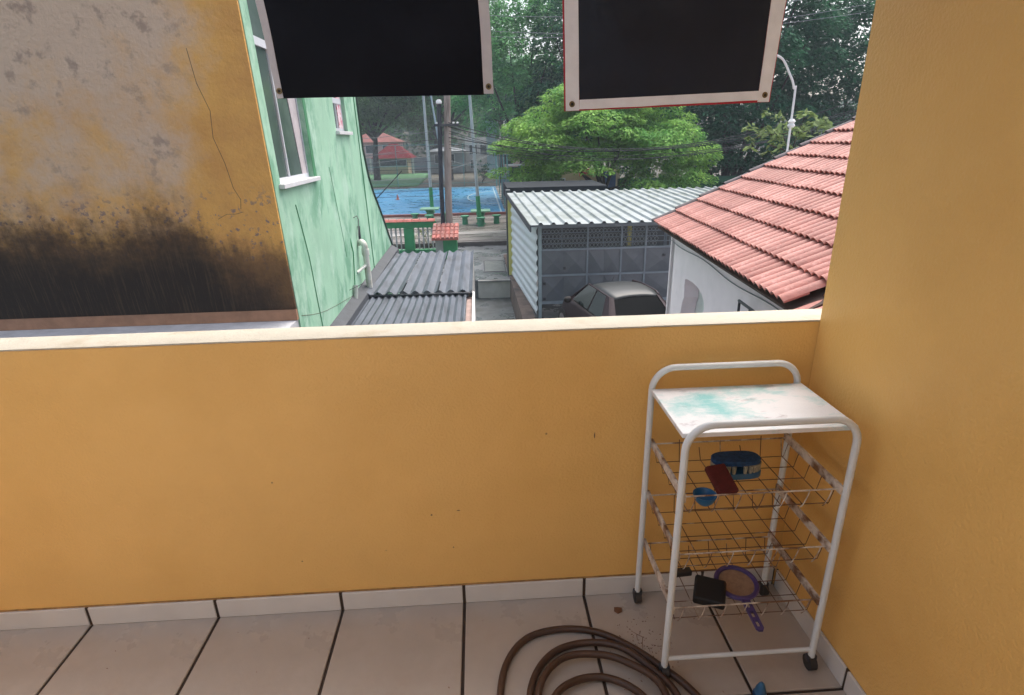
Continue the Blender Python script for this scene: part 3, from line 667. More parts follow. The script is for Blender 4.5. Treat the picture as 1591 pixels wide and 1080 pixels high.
# pipes on the green wall
pp = thing('drain_pipe', (GX + .1, 8.6, -.9), 'stained white plastic drain pipe with a curved elbow on the green wall', 'pipe')
MB().tube(smooth_path([(GX - .02, 8.55, -.05), (GX + .06, 8.5, -.02), (GX + .12, 8.45, -.06), (GX + .13, 8.45, -.16), (GX + .13, 8.47, -.4), (GX + .13, 8.5, -.84)], 5), .055, 14).build('pipe_run', PVC, pp, smooth=True)
MB().tube([(GX + .13, 8.46, -.14), (GX + .13, 8.46, -.24)], .068, 14).build('pipe_joint', PVC, pp, smooth=True)
MB().tube([(GX + .0, 8.2, -.50), (GX + .12, 8.45, -.42)], .028, 10).build('pipe_branch', PVC, pp, smooth=True)
gp = thing('thin_grey_pipe', (GX + .05, 8, -1), 'short grey pipe stub on the green wall below the white drain pipe', 'pipe')
MB().tube([(GX + .05, 7.55, -1.0), (GX + .05, 7.75, -.62)], .040, 12).build('pipe_stub', GPIPE, gp, smooth=True)
MB().tube([(GX + .03, 7.72, -.85), (GX + .03, 7.95, -.1), (GX - .02, 8.0, .2)], .011, 8).build('pipe_rod', GREEN_D, gp, smooth=True)
cn = thing('bent_conduit', (GX, 8.8, .3), 'rusty bent conduit with a bracket above the drain pipe', 'conduit')
MB().tube([(GX + .01, 8.35, .42), (GX + .07, 8.35, .45), (GX + .07, 8.45, .38), (GX + .03, 8.5, .1), (GX + .05, 8.55, -.02)], .010, 8).build('rod', GPIPE, cn)
MB().tube([(GX + .04, 8.55, .25), (GX + .05, 8.5, -.02)], .022, 8).build('strap', IRON, cn)

# ---- corrugated shed between the buildings
shd = thing('corrugated_shed', (-1, 9, -3.4), 'low shed roofed with two tiers of dark grey corrugated fibre cement sheets', 'shed')
def corr(x0, x1, y0, y1, z0, z1_, pitch, amp, nm, par, mt, th=.008, axis='y', flat=False, sub=6, lip=0, skew=0):
    n = max(2, int(round((x1 - x0) / pitch * sub))); b_ = MB(); vs = []
    for side in (0, 1):
        for v in (0, 1):
            for i in range(n + 1):
                u = i / n; x = x0 + (x1 - x0) * u; ph = (x - x0) / pitch
                if flat:
                    f_ = ph % 1; hh = 0 if f_ < .60 else (min(1, (f_ - .60) / .1) if f_ < .80 else max(0, 1 - (f_ - .88) / .12) if f_ > .88 else 1); h_ = amp * hh
                else: h_ = amp * .5 * math.cos(2 * math.pi * ph)
                vs.append((x + skew * v, y0 if v == 0 else y1, (z0 if v == 0 else z1_) + h_ - side * th))
    m_ = n + 1; fs = []
    for i in range(n):
        fs += [(i, i+1, m_+i+1, m_+i), (2*m_+i, 3*m_+i, 3*m_+i+1, 2*m_+i+1), (i, 2*m_+i, 2*m_+i+1, i+1), (m_+i, m_+i+1, 3*m_+i+1, 3*m_+i)]
    fs += [(0, m_, 3*m_, 2*m_), (n, 2*m_+n, 3*m_+n, m_+n)]
    return b_.add(vs, fs).build(nm, mt, par, smooth=True)
sx = -1.92
for a, c in ((sx, -1.33), (-1.325, -.76), (-.755, -.17)):
    corr(a, c, 5.3, 8.26, -.93, -.935, .113, .04, 'corrugated_sheet', shd, FIBRO)
for k, (a, c) in enumerate(((sx + .0, -1.30), (-1.27, -.68), (-.65, -.06))):
    corr(a, c, 8.10, 12.0, -.862, -.87, .205, .062, 'corrugated_sheet', shd, FIBRO, th=.012)
MB().box(-.26, -.075, 8.12, 11.9, -.93, -.90).build('edge_board', FIBRO, shd)
fl_ = MB(); fl_.hexa([(GX + .003, 4.9, -.95), (sx + .05, 4.9, -.95), (sx + .05, 12.3, -.9), (GX + .003, 12.3, -.9)], [(GX + .003, 4.9, -.80), (sx + .03, 4.9, -.88), (sx + .03, 12.3, -.81), (GX + .003, 12.3, -.72)])
fl_.build('flashing', FLASH, shd)
MB().box(-.165, -.065, 5.0, 8.2, -3.39, -1.0).build('side_wall', BRICKISH, shd)
MB().box(-.062, -.028, 5.0, 8.3, -3.39, -.93).build('side_trim', WHITE_P, shd)
MB().box(-.14, -.06, 8.3, 11.9, -3.39, -.95).build('rear_side_wall', CONC, shd)
MB().tube([(-2.0, 8.12, -.90), (-1.0, 8.1, -.905), (-.09, 8.08, -.90)], .022, 8).build('batten', FLASH, shd)
MB().tube(bez((-3.2, 4.35, -.30), (GX + .15, 7.9, -.62), .12), .005, 5).build('slack_cable', CABLE, label='thin slack black cable across the foot of the orange and green walls', cat='cable')

# ================================================================== ALLEY WALL, FENCE, GARAGE
bw = MB(); bw.hexa([(1.30, 4, -3.39), (1.415, 4, -3.39), (1.415, 17.09, -3.39), (1.05, 17.09, -3.39)] if False else [(1.20, 4, -3.39), (1.418, 4, -3.39), (1.30, 21, -3.39), (1.00, 21, -3.39)], [(1.22, 4, -2.70), (1.55, 4, -2.70), (1.35, 21, -2.70), (1.02, 21, -2.70)])
bw.build('retaining_wall', BROWN_W, label='low dark brown retaining wall along the right side of the wet alley', cat='wall')
gf = thing('side_fence', (1.4, 14.5, -2.7), 'fence of white ribbed metal sheets laid horizontally along the alley', 'fence')
# horizontal ribs: profile in z, running from (1.50,12.45) to (1.17,17.4)
def ribs(x0, y0, x1, y1, zb, zt, nrib, amp, par):
    n = nrib * 8; vs = []
    d = Vector((x1 - x0, y1 - y0, 0)).normalized(); nn = Vector((-d.y, d.x, 0))
    if nn.x > 0: nn = -nn
    b_ = MB()
    for side in (0, 1):
        for (x, y) in ((x0, y0), (x1, y1)):
            for i in range(n + 1):
                ph = i / 8 % 1; hh = 1 if ph < .5 else 0
                h_ = amp * (1 / (1 + math.exp(-10 * math.sin(2 * math.pi * ph)))) - side * .003
                vs.append(Vector((x, y, zb + (zt - zb) * i / n)) + nn * h_)
    m_ = n + 1; fs = []
    for i in range(n): fs += [(i, i+1, m_+i+1, m_+i), (2*m_+i, 3*m_+i, 3*m_+i+1, 2*m_+i+1), (i, 2*m_+i, 2*m_+i+1, i+1), (m_+i, m_+i+1, 3*m_+i+1, 3*m_+i)]
    fs += [(0, m_, 3*m_, 2*m_), (n, 2*m_+n, 3*m_+n, m_+n)]
    return b_.add(vs, fs).build('ribbed_sheet', ZINC_W, par, smooth=True)
P0 = Vector((1.53, 12.47, 0)); P1 = Vector((1.16, 17.35, 0)); 
for k in range(2):
    a = P0.lerp(P1, k * .5); c = P0.lerp(P1, k * .5 + .505)
    ribs(a.x, a.y, c.x, c.y, -2.69, -.34, 9, .034, gf)
MB().box(1.05, 1.19, 17.25, 17.40, -2.69, -.12).build('yellow_post', YELLOW, label='faded yellow-green post at the far end of the ribbed metal fence', cat='post')
MB().box(1.02, 1.16, 17.7, 18.1, -2.8, .05).build('dark_post', mat('dark_corner_column', (.05, .06, .07), .6), label='dark column behind the yellow post at the end of the fence', cat='column')
# gate
gt = thing('garage_gate', (3.4, 12.5, -2.8), 'grey sheet steel gate with pressed diamond panels and open grille above', 'gate')
gx = [1.60, 2.80, 3.66, 4.28, 6.0]; GY = 12.5
MB().box(1.555, 1.635, 12.46, 12.54, -2.8, -.36).build('gate_post', mat('pale_blue_grey_post', (.32, .40, .43), .5), gt)
def zt_(x): return -.985 + .0 * x
fr = MB()
for x in gx[1:]: fr.box(x - .02, x + .02, 12.47, 12.53, -2.36, -.42)
fr.box(1.64, 6.0, 12.465, 12.535, -1.02, -.97); fr.box(1.64, 6.0, 12.465, 12.535, -1.675, -1.63); fr.box(1.64, 6.0, 12.46, 12.54, -2.40, -2.33)
fr.box(1.64, 6.0, 12.465, 12.535, -.46, -.42)
fr.build('gate_frame', GATE_F, gt)
for i in range(4):
    for (z0, z1_) in ((-2.33, -1.675), (-1.63, -1.02)):
        a, c = gx[i] + (.035 if i == 0 else .02), gx[i + 1] - .02
        # each bay carries pressed pyramids: two per bay
        npn = 2 if c - a > .7 else 1
        if i == 3: npn = 2
        for k in range(npn):
            xa = a + (c - a) * k / npn; xb = a + (c - a) * (k + 1) / npn; cx, cz = (xa + xb) / 2, (z0 + z1_) / 2
            p_ = MB(); p_.add([(xa, 12.5, z0), (xb, 12.5, z0), (xb, 12.5, z1_), (xa, 12.5, z1_), (cx, 12.455, cz)], [(0, 1, 4), (1, 2, 4), (2, 3, 4), (3, 0, 4)])
            p_.add([(xa, 12.51, z0), (xb, 12.51, z0), (xb, 12.51, z1_), (xa, 12.51, z1_)], [(0, 1, 2, 3)])
            p_.build('pressed_panel', GATE_M, gt)
for z in (-.85, -.72, -.585):
    MB().tube([(1.64, 12.5, z), (6.0, 12.5, z)], .010, 6).build('grille_bar', GATE_F, gt)
for x in (2.15, 3.2, 3.95, 4.9): MB().tube([(x, 12.51, -.97), (x, 12.51, -.46)], .010, 6).build('grille_bar', GATE_F, gt)
for x, z in ((1.70, -1.85), (1.70, -2.25), (4.75, -1.2)): MB().box(x - .035, x + .035, 12.42, 12.45, z - .03, z + .03).build('gate_latch', IRON, gt)
MB().box(2.18, 2.24, 12.44, 12.453, -1.5, -1.43).build('gate_latch', IRON, gt)
# ornate mesh behind the grille
orn = MB()
for i in range(46):
    for j in range(4):
        x = 1.7 + i * .095 + (j % 2) * .04; z = -.93 + j * .12
        if (4.6 < x): continue
        orn.tube([(x + .042 * math.cos(a), 12.62, z + .05 * math.sin(a)) for a in [q * math.pi / 4 for q in range(8)]], .008, 4, True)
orn.build('scroll_mesh', mat('pale_scroll_mesh', (.30, .32, .33), .5), gt, kind='stuff')
MB().box(3.86, 3.95, 12.66, 12.75, -2.8, -.42).build('yellow_post', YELLOW, label='faded yellow post standing just behind the garage gate grille', cat='post')
# garage roof
grf = thing('garage_canopy', (4.5, 14.5, -.3), 'large light grey ribbed metal canopy roof over the garage', 'canopy')
x = 1.30; wsh = .90
k = 0
while x < 9.4:
    corr(x, x + wsh + .02, 11.75, 17.3, -.27 + .0005 * (k % 2), .0 + .0005 * (k % 2), .30, .05, 'roof_sheet', grf, ZINC, th=.003, flat=True, sub=20, skew=-.27); x += wsh; k += 1
MB().tube([(1.33, 11.95, -.315), (9.6, 11.95, -.315)], .03, 6).build('purlin', GATE_F, grf)
MB().tube([(1.1, 17.1, -.06), (9.3, 17.1, -.06)], .03, 6).build('purlin', GATE_F, grf)
MB().hexa([(1.29, 11.8, -.44), (1.32, 11.8, -.44), (1.05, 17.3, -.16), (1.02, 17.3, -.16)], [(1.29, 11.8, -.30), (1.32, 11.8, -.30), (1.05, 17.3, -.02), (1.02, 17.3, -.02)]).build('edge_beam', mat('dark_edge_beam', (.06, .065, .075), .6), grf)
for x in (1.55, 6.2): MB().box(x, x + .08, 16.9, 16.98, -2.8, -.1).build('column', GATE_F, grf)
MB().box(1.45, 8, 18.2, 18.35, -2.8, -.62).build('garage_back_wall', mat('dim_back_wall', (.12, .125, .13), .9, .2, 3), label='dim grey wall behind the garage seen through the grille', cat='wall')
MB().box(1.1, 4.6, 18.6, 21.5, -.40, .06).build('flat_roof', mat('dark_flat_roof', (.03, .035, .04), .9, .2, 2, spec=.1), label='dark flat roof just beyond the far edge of the garage canopy', cat='roof')

# ================================================================== CAR
car = thing('parked_car', (2.8, 9.6, -2.8), 'brownish grey hatchback parked in front of the grey gate, nose to the gate', 'car')
CM = Matrix.Translation((3.38, 8.38, -2.77)) @ Matrix.Rotation(R(10), 4, 'Z')
# local: x across (left negative), y forward, z up
# stations y: list of (y, halfwidth_low, z_low, halfwidth_belt, z_belt)
st = [(-.02, .66, .32, .70, .62), (.05, .74, .26, .76, .86), (.30, .80, .24, .80, .93), (1.0, .82, .22, .82, .95), (2.0, .82, .22, .82, .93), (2.75, .82, .22, .80, .90), (3.2, .81, .22, .76, .84), (3.5, .76, .24, .70, .74), (3.66, .60, .30, .58, .62)]
body = MB(); body.xf = CM; vs = []; K = 12
for (y, a, zl, bq, zb) in st:
    zm = zl + (zb - zl) * .55
    row = [(-a * .96, zl), (-a - .01, zl + .12), (-a - .015, zm), (-bq, zb - .03), (-bq + .05, zb), (-bq * .4, zb + .012 + (.03 if y > 2.5 else 0)),
           (bq * .4, zb + .012 + (.03 if y > 2.5 else 0)), (bq - .05, zb), (bq, zb - .03), (a + .015, zm), (a + .01, zl + .12), (a * .96, zl)]
    vs += [(x, y, z) for x, z in row]
fs = [(i*K+j, i*K+(j+1)%K, (i+1)*K+(j+1)%K, (i+1)*K+j) for i in range(len(st)-1) for j in range(K)]
fs += [tuple(range(K))[::-1], tuple((len(st)-1)*K+j for j in range(K))]
body.add(vs, fs); bo = body.build('body', CAR_P, car, smooth='all')
sbm = bo.modifiers.new('sub', 'SUBSURF'); sbm.levels = 2; sbm.render_levels = 2
# cabin: pillars + glass. roof outline and belt outline
RF = [(-.50, 1.02, 1.385), (.50, 1.02, 1.385), (.535, 1.6, 1.42), (.52, 2.25, 1.38), (-.52, 2.25, 1.38), (-.535, 1.6, 1.42)]
rf_ = MB(); rf_.xf = CM; vs = []; 
ys = [.98, 1.04, 1.3, 1.6, 1.9, 2.15, 2.25]; zs = [1.365, 1.40, 1.43, 1.44, 1.43, 1.395, 1.365]; hw = [.50, .52, .545, .55, .545, .53, .51]
nn_ = 9
for y, z, h_ in zip(ys, zs, hw):
    for i in range(nn_):
        u = -1 + 2 * i / (nn_ - 1); vs.append((u * h_, y - .03 * u * u * (1 if y < 1.5 else -1), z - .05 * abs(u) ** 2.5))
top = len(vs)
fs = [(r*nn_+i, r*nn_+i+1, (r+1)*nn_+i+1, (r+1)*nn_+i) for r in range(len(ys)-1) for i in range(nn_-1)]
rf_.add(vs, fs)
ro = rf_.build('roof_panel', CAR_R, car, smooth='all'); sm_ = ro.modifiers.new('thick', 'SOLIDIFY'); sm_.thickness = .03; sm_.offset = -1
def quad(nm, pts, mt, par, th=.008):
    b_ = MB(); b_.xf = CM; P = [Vector(p) for p in pts]
    n = (P[1] - P[0]).cross(P[2] - P[0]).normalized() * th; k = len(P)
    b_.add(P + [p - n for p in P], [tuple(range(k)), tuple(range(k, 2 * k))[::-1]] + [(i, (i+1) % k, k + (i+1) % k, k + i) for i in range(k)])
    return b_.build(nm, mt, par)
# rear window
quad('rear_window', [(-.60, .50, .97), (.60, .50, .97), (.47, .985, 1.345), (-.47, .985, 1.345)], CAR_G, car)
# windscreen
quad('windscreen', [(.66, 2.92, .92), (-.66, 2.92, .92), (-.48, 2.27, 1.34), (.48, 2.27, 1.34)], CAR_G, car)
for s in (-1, 1):
    # D, C, B, A pillars
    quad('rear_pillar', [(s*.61, .46, .96), (s*.75, .52, .95), (s*.545, 1.03, 1.355), (s*.47, .98, 1.36)], CAR_P, car, .02)
    quad('rear_pillar', [(s*.755, .50, .945), (s*.765, .86, .95), (s*.56, 1.13, 1.37), (s*.54, 1.0, 1.36)], CAR_P, car, .02)
    quad('side_window', [(s*.757, .88, .955), (s*.772, 1.58, .955), (s*.562, 1.60, 1.375), (s*.556, 1.16, 1.365)], CAR_G2, car)
    quad('side_window', [(s*.772, 1.66, .955), (s*.755, 2.62, .935), (s*.535, 2.20, 1.355), (s*.562, 1.66, 1.375)], CAR_G2, car)
    pil = MB(); pil.xf = CM; bar3 = lambda a, c, r_: pil.tube([a, c], r_, 8)
    bar3((s*.772, 1.62, .95), (s*.56, 1.63, 1.375), .022)
    bar3((s*.73, 2.86, .91), (s*.525, 2.24, 1.36), .026)
    pil.tube([(s*.525, 2.24, 1.362), (s*.562, 1.9, 1.385), (s*.567, 1.6, 1.388), (s*.56, 1.2, 1.38), (s*.53, 1.0, 1.355)], .018, 8)
    pil.build('window_frame', CAR_P, car, smooth=True)
    mr_ = MB(); mr_.xf = CM @ Matrix.Translation((s * .93, 2.48, .98)); mr_.lathe((0, 0, 0), [(.04, -.07), (.085, -.04), (.09, .02), (.06, .06)], 12, sx=1, sy=.55)
    mr_.build('wing_mirror', RUBBER, car, smooth='all')
    for y in (.62, 3.12):
        wb = MB(); wb.xf = CM; wb.tube([(s*.66, y, .29), (s*.85, y, .29)], .29, 22); wo_ = wb.build('wheel', RUBBER, car, smooth=True)
        rb_ = MB(); rb_.xf = CM; rb_.tube([(s*.845, y, .29), (s*.862, y, .29)], .18, 16); rb_.build('wheel_rim', CHROME, wo_)
    quad('tail_lamp', [(s*.60, .005, .62), (s*.765, .05, .62), (s*.765, .075, .92), (s*.60, .02, .90)], RED_L, car, .02)
    hl = MB(); hl.xf = CM; hl.box(s*.52 - .12, s*.52 + .10, 3.50, 3.64, .46, .60); hl.build('headlight', CAR_G2, car, bevel=.02)
    trm = MB(); trm.xf = CM; trm.tube([(s*.805, .75, .935), (s*.82, 1.6, .945), (s*.80, 2.6, .925)], .009, 6); trm.build('belt_trim', RUBBER, car)
nb = MB(); nb.xf = CM; nb.box(-.72, .72, -.12, .04, .30, .50); nb.build('bumper', RUBBER, car, bevel=.04)
nb = MB(); nb.xf = CM; nb.box(-.26, .26, -.035, -.02, .56, .70); nb.build('number_plate', ALU, car)
an = MB(); an.xf = CM; an.tube([(0, 2.2, 1.40), (0, 2.1, 1.52)], .006, 6); an.build('aerial', RUBBER, car)
MB_ = MB(); MB_.xf = CM; MB_.box(-.55, .55, .6, 2.6, .5, .94); MB_.build('cabin_interior', RUBBER, car)

# ================================================================== WHITE HOUSE WITH TILE ROOF
wh = thing('white_house', (3.5, 4, -2.8), 'white neighbouring house with salmon clay tile roof and dark verge caps', 'house')
E1 = Vector((2.718, 6.698, .42)); u = Vector((-.0738, -.9973, 0)); nh = Vector((.9973, -.0738, 0))
SL = .50; sl = Vector((nh.x, nh.y, SL)).normalized(); un = u.cross(sl).normalized()
if un.z < 0: un = -un
# wall facing the alley, with the scalloped opening
def wl(s_, z, d): p = E1 + nh * (.25 + d) + u * s_; return (p.x, p.y, z)
hole_ = [(.74, -1.25), (.74, -.75), (.80, -.56), (.86, -.48), (.83, -.32), (.85, -.22), (1.0, -.20), (1.2, -.19), (1.42, -.20), (1.6, -.24), (1.72, -.31), (1.745, -.40), (1.70, -.46), (1.64, -.50), (1.63, -1.25)]
MB().holed([[(-.06, -2.8), (5.3, -2.8), (5.3, .33), (-.06, .33)], hole_[::-1]], wl, .20).build('wall', WHITE_W, wh)
MB().holed([[(.45, -1.5), (1.30, -1.5), (1.22, -.45), (1.28, -.30), (1.15, .0), (.45, .0)]], lambda s_, z, d: wl(s_, z, d + .205), .04).build('lit_recess_panel', JAMB, wh)  # pale panel: light on the far side of the opening put into colour
MB().holed([[(.45, -1.5), (2.2, -1.5), (2.2, .0), (.45, .0)]], lambda s_, z, d: wl(s_, z, d + .38), .04).build('shaded_recess_back', mat('shaded_recess_grey', (.24, .245, .26), .8), wh)  # dark grey back: shade inside the opening put into colour
# far gable wall
MB().holed([[(.25, -2.8), (6.0, -2.8), (6.0, .5), (3.4, 2.0), (.25, .37)]], lambda a, z, d: tuple(E1 + nh * a + u * (.0 + d) + Vector((0, 0, z - .42))), .18).build('gable_wall', WHITE_W, wh)
# window grille
gl_ = MB(); 
for s_ in (3.15, 3.42, 3.69, 3.96, 4.23):
    p = E1 + nh * .13 + u * s_; gl_.tube([(p.x, p.y, -1.2), (p.x, p.y, .10)], .014, 6)
pa = E1 + nh * .13 + u * 3.13; pb = E1 + nh * .13 + u * 4.6
for z in (.10, -.6): gl_.tube([(pa.x, pa.y, z), (pb.x, pb.y, z)], .014, 6)
gl_.build('window_grille', IRON, wh)
q1 = MB().holed([[(3.2, -1.2), (4.6, -1.2), (4.6, .0), (3.2, .0)]], lambda s_, z, d: wl(s_, z, -.012 + d), .01).build('window_shutter', mat('grey_shutter', (.22, .24, .27), .6), wh)
MB().tube([wl(s_, .17 - .02 * math.sin(s_ * 3) , -.012) for s_ in [i * .2 for i in range(26)]], .006, 5).build('wall_cable', CABLE_G, wh)
# roof deck under the tiles
dk = MB(); A = E1 - un * .05 + u * -.02; Bq = A + u * 4.55; hh = 3.35
dk.hexa([A - un * .03, Bq - un * .03, Bq - un * .03 + Vector((nh.x * hh, nh.y * hh, SL * hh)), A - un * .03 + Vector((nh.x * hh, nh.y * hh, SL * hh))], [A, Bq, Bq + Vector((nh.x * hh, nh.y * hh, SL * hh)), A + Vector((nh.x * hh, nh.y * hh, SL * hh))])
dk.build('roof_deck', mat('dark_roof_boards', (.08, .05, .04), .9), wh)
# other slope, away from the camera
rg = Vector((nh.x * hh, nh.y * hh, SL * hh)); dn = Vector((nh.x * 3.3, nh.y * 3.3, -SL * 3.3))
MB().hexa([A + rg - un * .03, Bq + rg - un * .03, Bq + rg + dn - un * .03, A + rg + dn - un * .03], [A + rg, Bq + rg, Bq + rg + dn, A + rg + dn]).build('rear_slope', CLAY, wh)
TW, TL = .232, .39; RS = .30
def tile_prof(f_):   # two barrels per tile, pan between
    return .036 * max(0, math.sin(math.pi * ((f_ * 2) % 1))) ** .8 - .002 + (.006 if f_ < .06 else 0)
tm = MB(); NP = 12; vs = []
# local: x across (along u), y upslope, z normal
for side in (0, 1):
    for v, (yy_, zz_) in enumerate(((-.0, .040), (.5 * TL, .021), (TL, .0))):
        for i in range(NP + 1):
            f_ = i / NP; vs.append((f_ * TW * 1.0 - TW / 2, yy_, zz_ + tile_prof(f_) - side * .016))
m_ = NP + 1; fs = []
for i in range(NP):
    for v in range(2): fs.append((v*m_+i, v*m_+i+1, (v+1)*m_+i+1, (v+1)*m_+i))
    fs.append((i, 3*m_+i, 3*m_+i+1, i+1)); 
fs += [(0, m_, 4*m_, 3*m_), (m_-1, 3*m_+m_-1, 4*m_+m_-1, m_+m_-1)]
tm.add(vs, fs)
tmeshes = [tm.mesh('roof_tile', c, smooth=True) for c in (CLAY, CLAY_B, CLAY_C)]
rotm = Matrix((u, sl, u.cross(sl))).transposed()
if rotm.col[2].z < 0: rotm = Matrix((-u, sl, (-u).cross(sl))).transposed()
hpr = RS / math.sqrt(1 + SL * SL) * math.sqrt(1 + SL * SL)   # horizontal step per row
nrow = 10; ncol = 19
for j in range(nrow):
    for i in range(ncol):
        p = E1 + u * ((i + .5) * TW) + Vector((nh.x, nh.y, SL)) * (j * RS - .02)
        mm_ = rotm.to_4x4() @ Matrix.Rotation(random.uniform(-.012, .012), 4, 'Z') @ Matrix.Rotation(random.uniform(-.008, .008), 4, 'Y')
        o = link('roof_tile', random.choice(tmeshes), wh)
        mm_.translation = p + Vector((0, 0, random.uniform(-.005, .005))); 
        o.matrix_basis = mm_
# verge caps (dark half-round tiles climbing the far edge)
capm = MB(); vs = []
for v, rr in ((0, .062), (1, .050)):
    for side in (0, 1):
        for i in range(8):
            a = math.pi * i / 7; vs.append(((rr - side * .014) * math.cos(a), v * .40, (rr - side * .014) * math.sin(a) * .8 + .02 * (1 - v)))
fs = []
for i in range(7): fs += [(i, i+1, 16+i+1, 16+i), (8+i, 24+i, 24+i+1, 8+i+1), (i, 8+i, 8+i+1, i+1)]
capm.add(vs, fs); cme = capm.mesh('verge_cap', MORTAR, smooth=True)
for j in range(10):
    o = link('verge_cap', cme, wh); mm_ = rotm.to_4x4(); mm_.translation = E1 - u * .02 + Vector((nh.x, nh.y, SL)) * (j * .335 - .04) + Vector((0, 0, .02)); o.matrix_basis = mm_
# lower porch roof of the same house at the near end
lp = Vector((2.36, 2.30, .30))
for j in range(4):
    for i in range(9):
        p = lp + u * ((i + .5) * TW) + Vector((nh.x, nh.y, SL)) * (j * RS)
        o = link('roof_tile', random.choice(tmeshes), wh); mm_ = rotm.to_4x4(); mm_.translation = p; o.matrix_basis = mm_
# conduit mast and insulator right of the banner
ms = thing('service_mast', (5.24, 8.0, -2.8), 'curved white conduit mast with a small insulator rising behind the tiled roof', 'mast')
MB().tube(smooth_path([(4.79, 8.0, 2.80), (4.96, 8.0, 2.73), (5.10, 8.0, 2.53), (5.21, 8.0, 2.30), (5.24, 8.0, 1.85), (5.24, 8.0, -2.8)], 5), .018, 8).build('conduit', WHITE_P, ms, smooth=True)
MB().lathe((5.24, 7.98, 1.72), [(.04, 0), (.06, .03), (.04, .06), (.06, .09), (.03, .13)], 12).build('insulator', WHITE_P, ms, smooth=True)

# ================================================================== STREET FURNITURE
kk = thing('meter_shelter', (-1.1, 21.5, -2.8), 'small green shelter with a red clay tile roof at the foot of the utility pole', 'shelter')
MB().box(-1.62, -.82, 20.9, 21.7, -2.8, -1.98).build('wall', GREENP, kk)
MB().box(-1.66, -1.36, 20.88, 20.899, -2.8, -1.98).build('door', GPIPE, kk)
kr = MB().hexa([(-1.78, 20.7, -2.02), (-.74, 20.7, -2.02), (-.74, 21.9, -1.62), (-1.78, 21.9, -1.62)], [(-1.78, 20.7, -1.96), (-.74, 20.7, -1.96), (-.74, 21.9, -1.56), (-1.78, 21.9, -1.56)]).build('roof', REDC, kk)
for j in range(4):
    for i in range(6):
        x = -1.78 + i * .173; y = 20.68 + j * .30; z = -1.955 + j * .1
        MB().hexa([(x+.01, y, z), (x+.16, y, z), (x+.16, y+.32, z+.107), (x+.01, y+.32, z+.107)], [(x+.03, y, z+.055), (x+.14, y, z+.055), (x+.14, y+.32, z+.14), (x+.03, y+.32, z+.14)]).build('tile', random.choice([REDC, CLAY, CLAY_B]), kr)
# green fence with white balusters and tile cap
fn = thing('green_baluster_fence', (-4, 22.6, -2.8), 'green beam and pillar fence with white balusters and red tile capping', 'fence')
MB().box(-7.5, -1.72, 22.5, 22.75, -1.76, -1.50).build('beam', GREENP, fn)
MB().box(-7.5, -1.72, 22.5, 22.75, -2.8, -2.68).build('plinth', GREENP, fn)
for x in (-6.9, -4.95, -3.06): MB().box(x, x + .40, 22.46, 22.79, -2.68, -1.77).build('pillar', GREENP, fn)
BALM = mat('grey_white_baluster_paint', (.40, .42, .41), .7, .15, 3)
for i in range(30):
    x = -7.4 + i * .19
    if any(p - .03 < x < p + .43 for p in (-6.9, -4.95, -3.06)): continue
    MB().lathe((x, 22.62, -2.68), [(.035, 0), (.02, .1), (.045, .35), (.02, .5), (.045, .7), (.035, .918)], 8).build('baluster', BALM, fn, smooth=True)
for i in range(18):
    x = -7.5 + i * .32
    MB().hexa([(x, 22.42, -1.50), (x + .31, 22.42, -1.50), (x + .31, 22.83, -1.50), (x, 22.83, -1.50)], [(x + .02, 22.50, -1.42), (x + .29, 22.50, -1.42), (x + .29, 22.74, -1.42), (x + .02, 22.74, -1.42)]).build('cap_tile', REDC, fn)
# utility pole
up = thing('utility_pole', (-1.19, 20.8, -2.8), 'tall weathered concrete utility pole with a black cable duct on its left', 'pole')
MB().tube([(-1.17, 22.2, -2.8), (-1.10, 22.2, 0), (-.95, 22.2, 3.2), (-.80, 22.2, 7.5)], [.15, .14, .125, .105], 14).build('pole_shaft', WOODP, up, smooth=True)
MB().tube([(-1.40, 22.1, -2.8), (-1.37, 22.1, 0), (-1.27, 22.1, 2.95)], .088, 10).build('cable_duct', BLACK_P, up, smooth=True)
MB().lathe((-1.27, 22.08, 2.95), [(.09, 0), (.12, .03), (.10, .12), (.05, .16)], 10).build('duct_cap', WHITE_P, up, smooth=True)
MB().box(-1.5, -.55, 22.02, 22.10, 2.15, 2.24).build('cross_arm', IRON, up)
for x in (-1.4, -.6, -.75): MB().lathe((x, 22.05, 2.24), [(.03, 0), (.05, .03), (.03, .07)], 8).build('insulator', WHITE_P, up)
# light poles
def lpole(x0, y, z0, x1, z1_, zg, r_, lab):
    T = thing('court_light_pole', (x0, y, z0), lab, 'pole', 'tall light poles around the court')
    f_ = (zg - z0) / (z1_ - z0); xm = x0 + (x1 - x0) * f_
    if zg > z0 + .1: MB().tube([(x0, y, z0), (xm, y, zg)], r_ * 1.35, 10).build('lower_shaft', GREENP, T, smooth=True)
    MB().tube([(xm, y, zg), (x1, y, z1_)], [r_, r_ * .75], 10).build('upper_shaft', STEEL, T, smooth=True)
    MB().box(x1 - .5, x1 + .5, y - .05, y + .05, z1_, z1_ + .1).build('cross_bar', STEEL, T)
    for s in (-.4, .4): MB().box(x1 + s - .15, x1 + s + .15, y - .2, y + .1, z1_ - .25, z1_ - .01).build('floodlight', IRON, T, bevel=.02)
lpole(-3.05, 57.0, -2.65, -4.55, 10.5, -2.6, .10, 'thin grey light pole behind the far side of the court, leftmost of the poles')
lpole(-2.72, 33.8, -2.66, -2.84, 7.5, -.98, .085, 'grey light pole with green foot left of the concrete utility pole')
lpole(.13, 29.0, -2.66, -.30, 7.5, -1.12, .085, 'grey light pole with green foot beside the picnic table on the square')
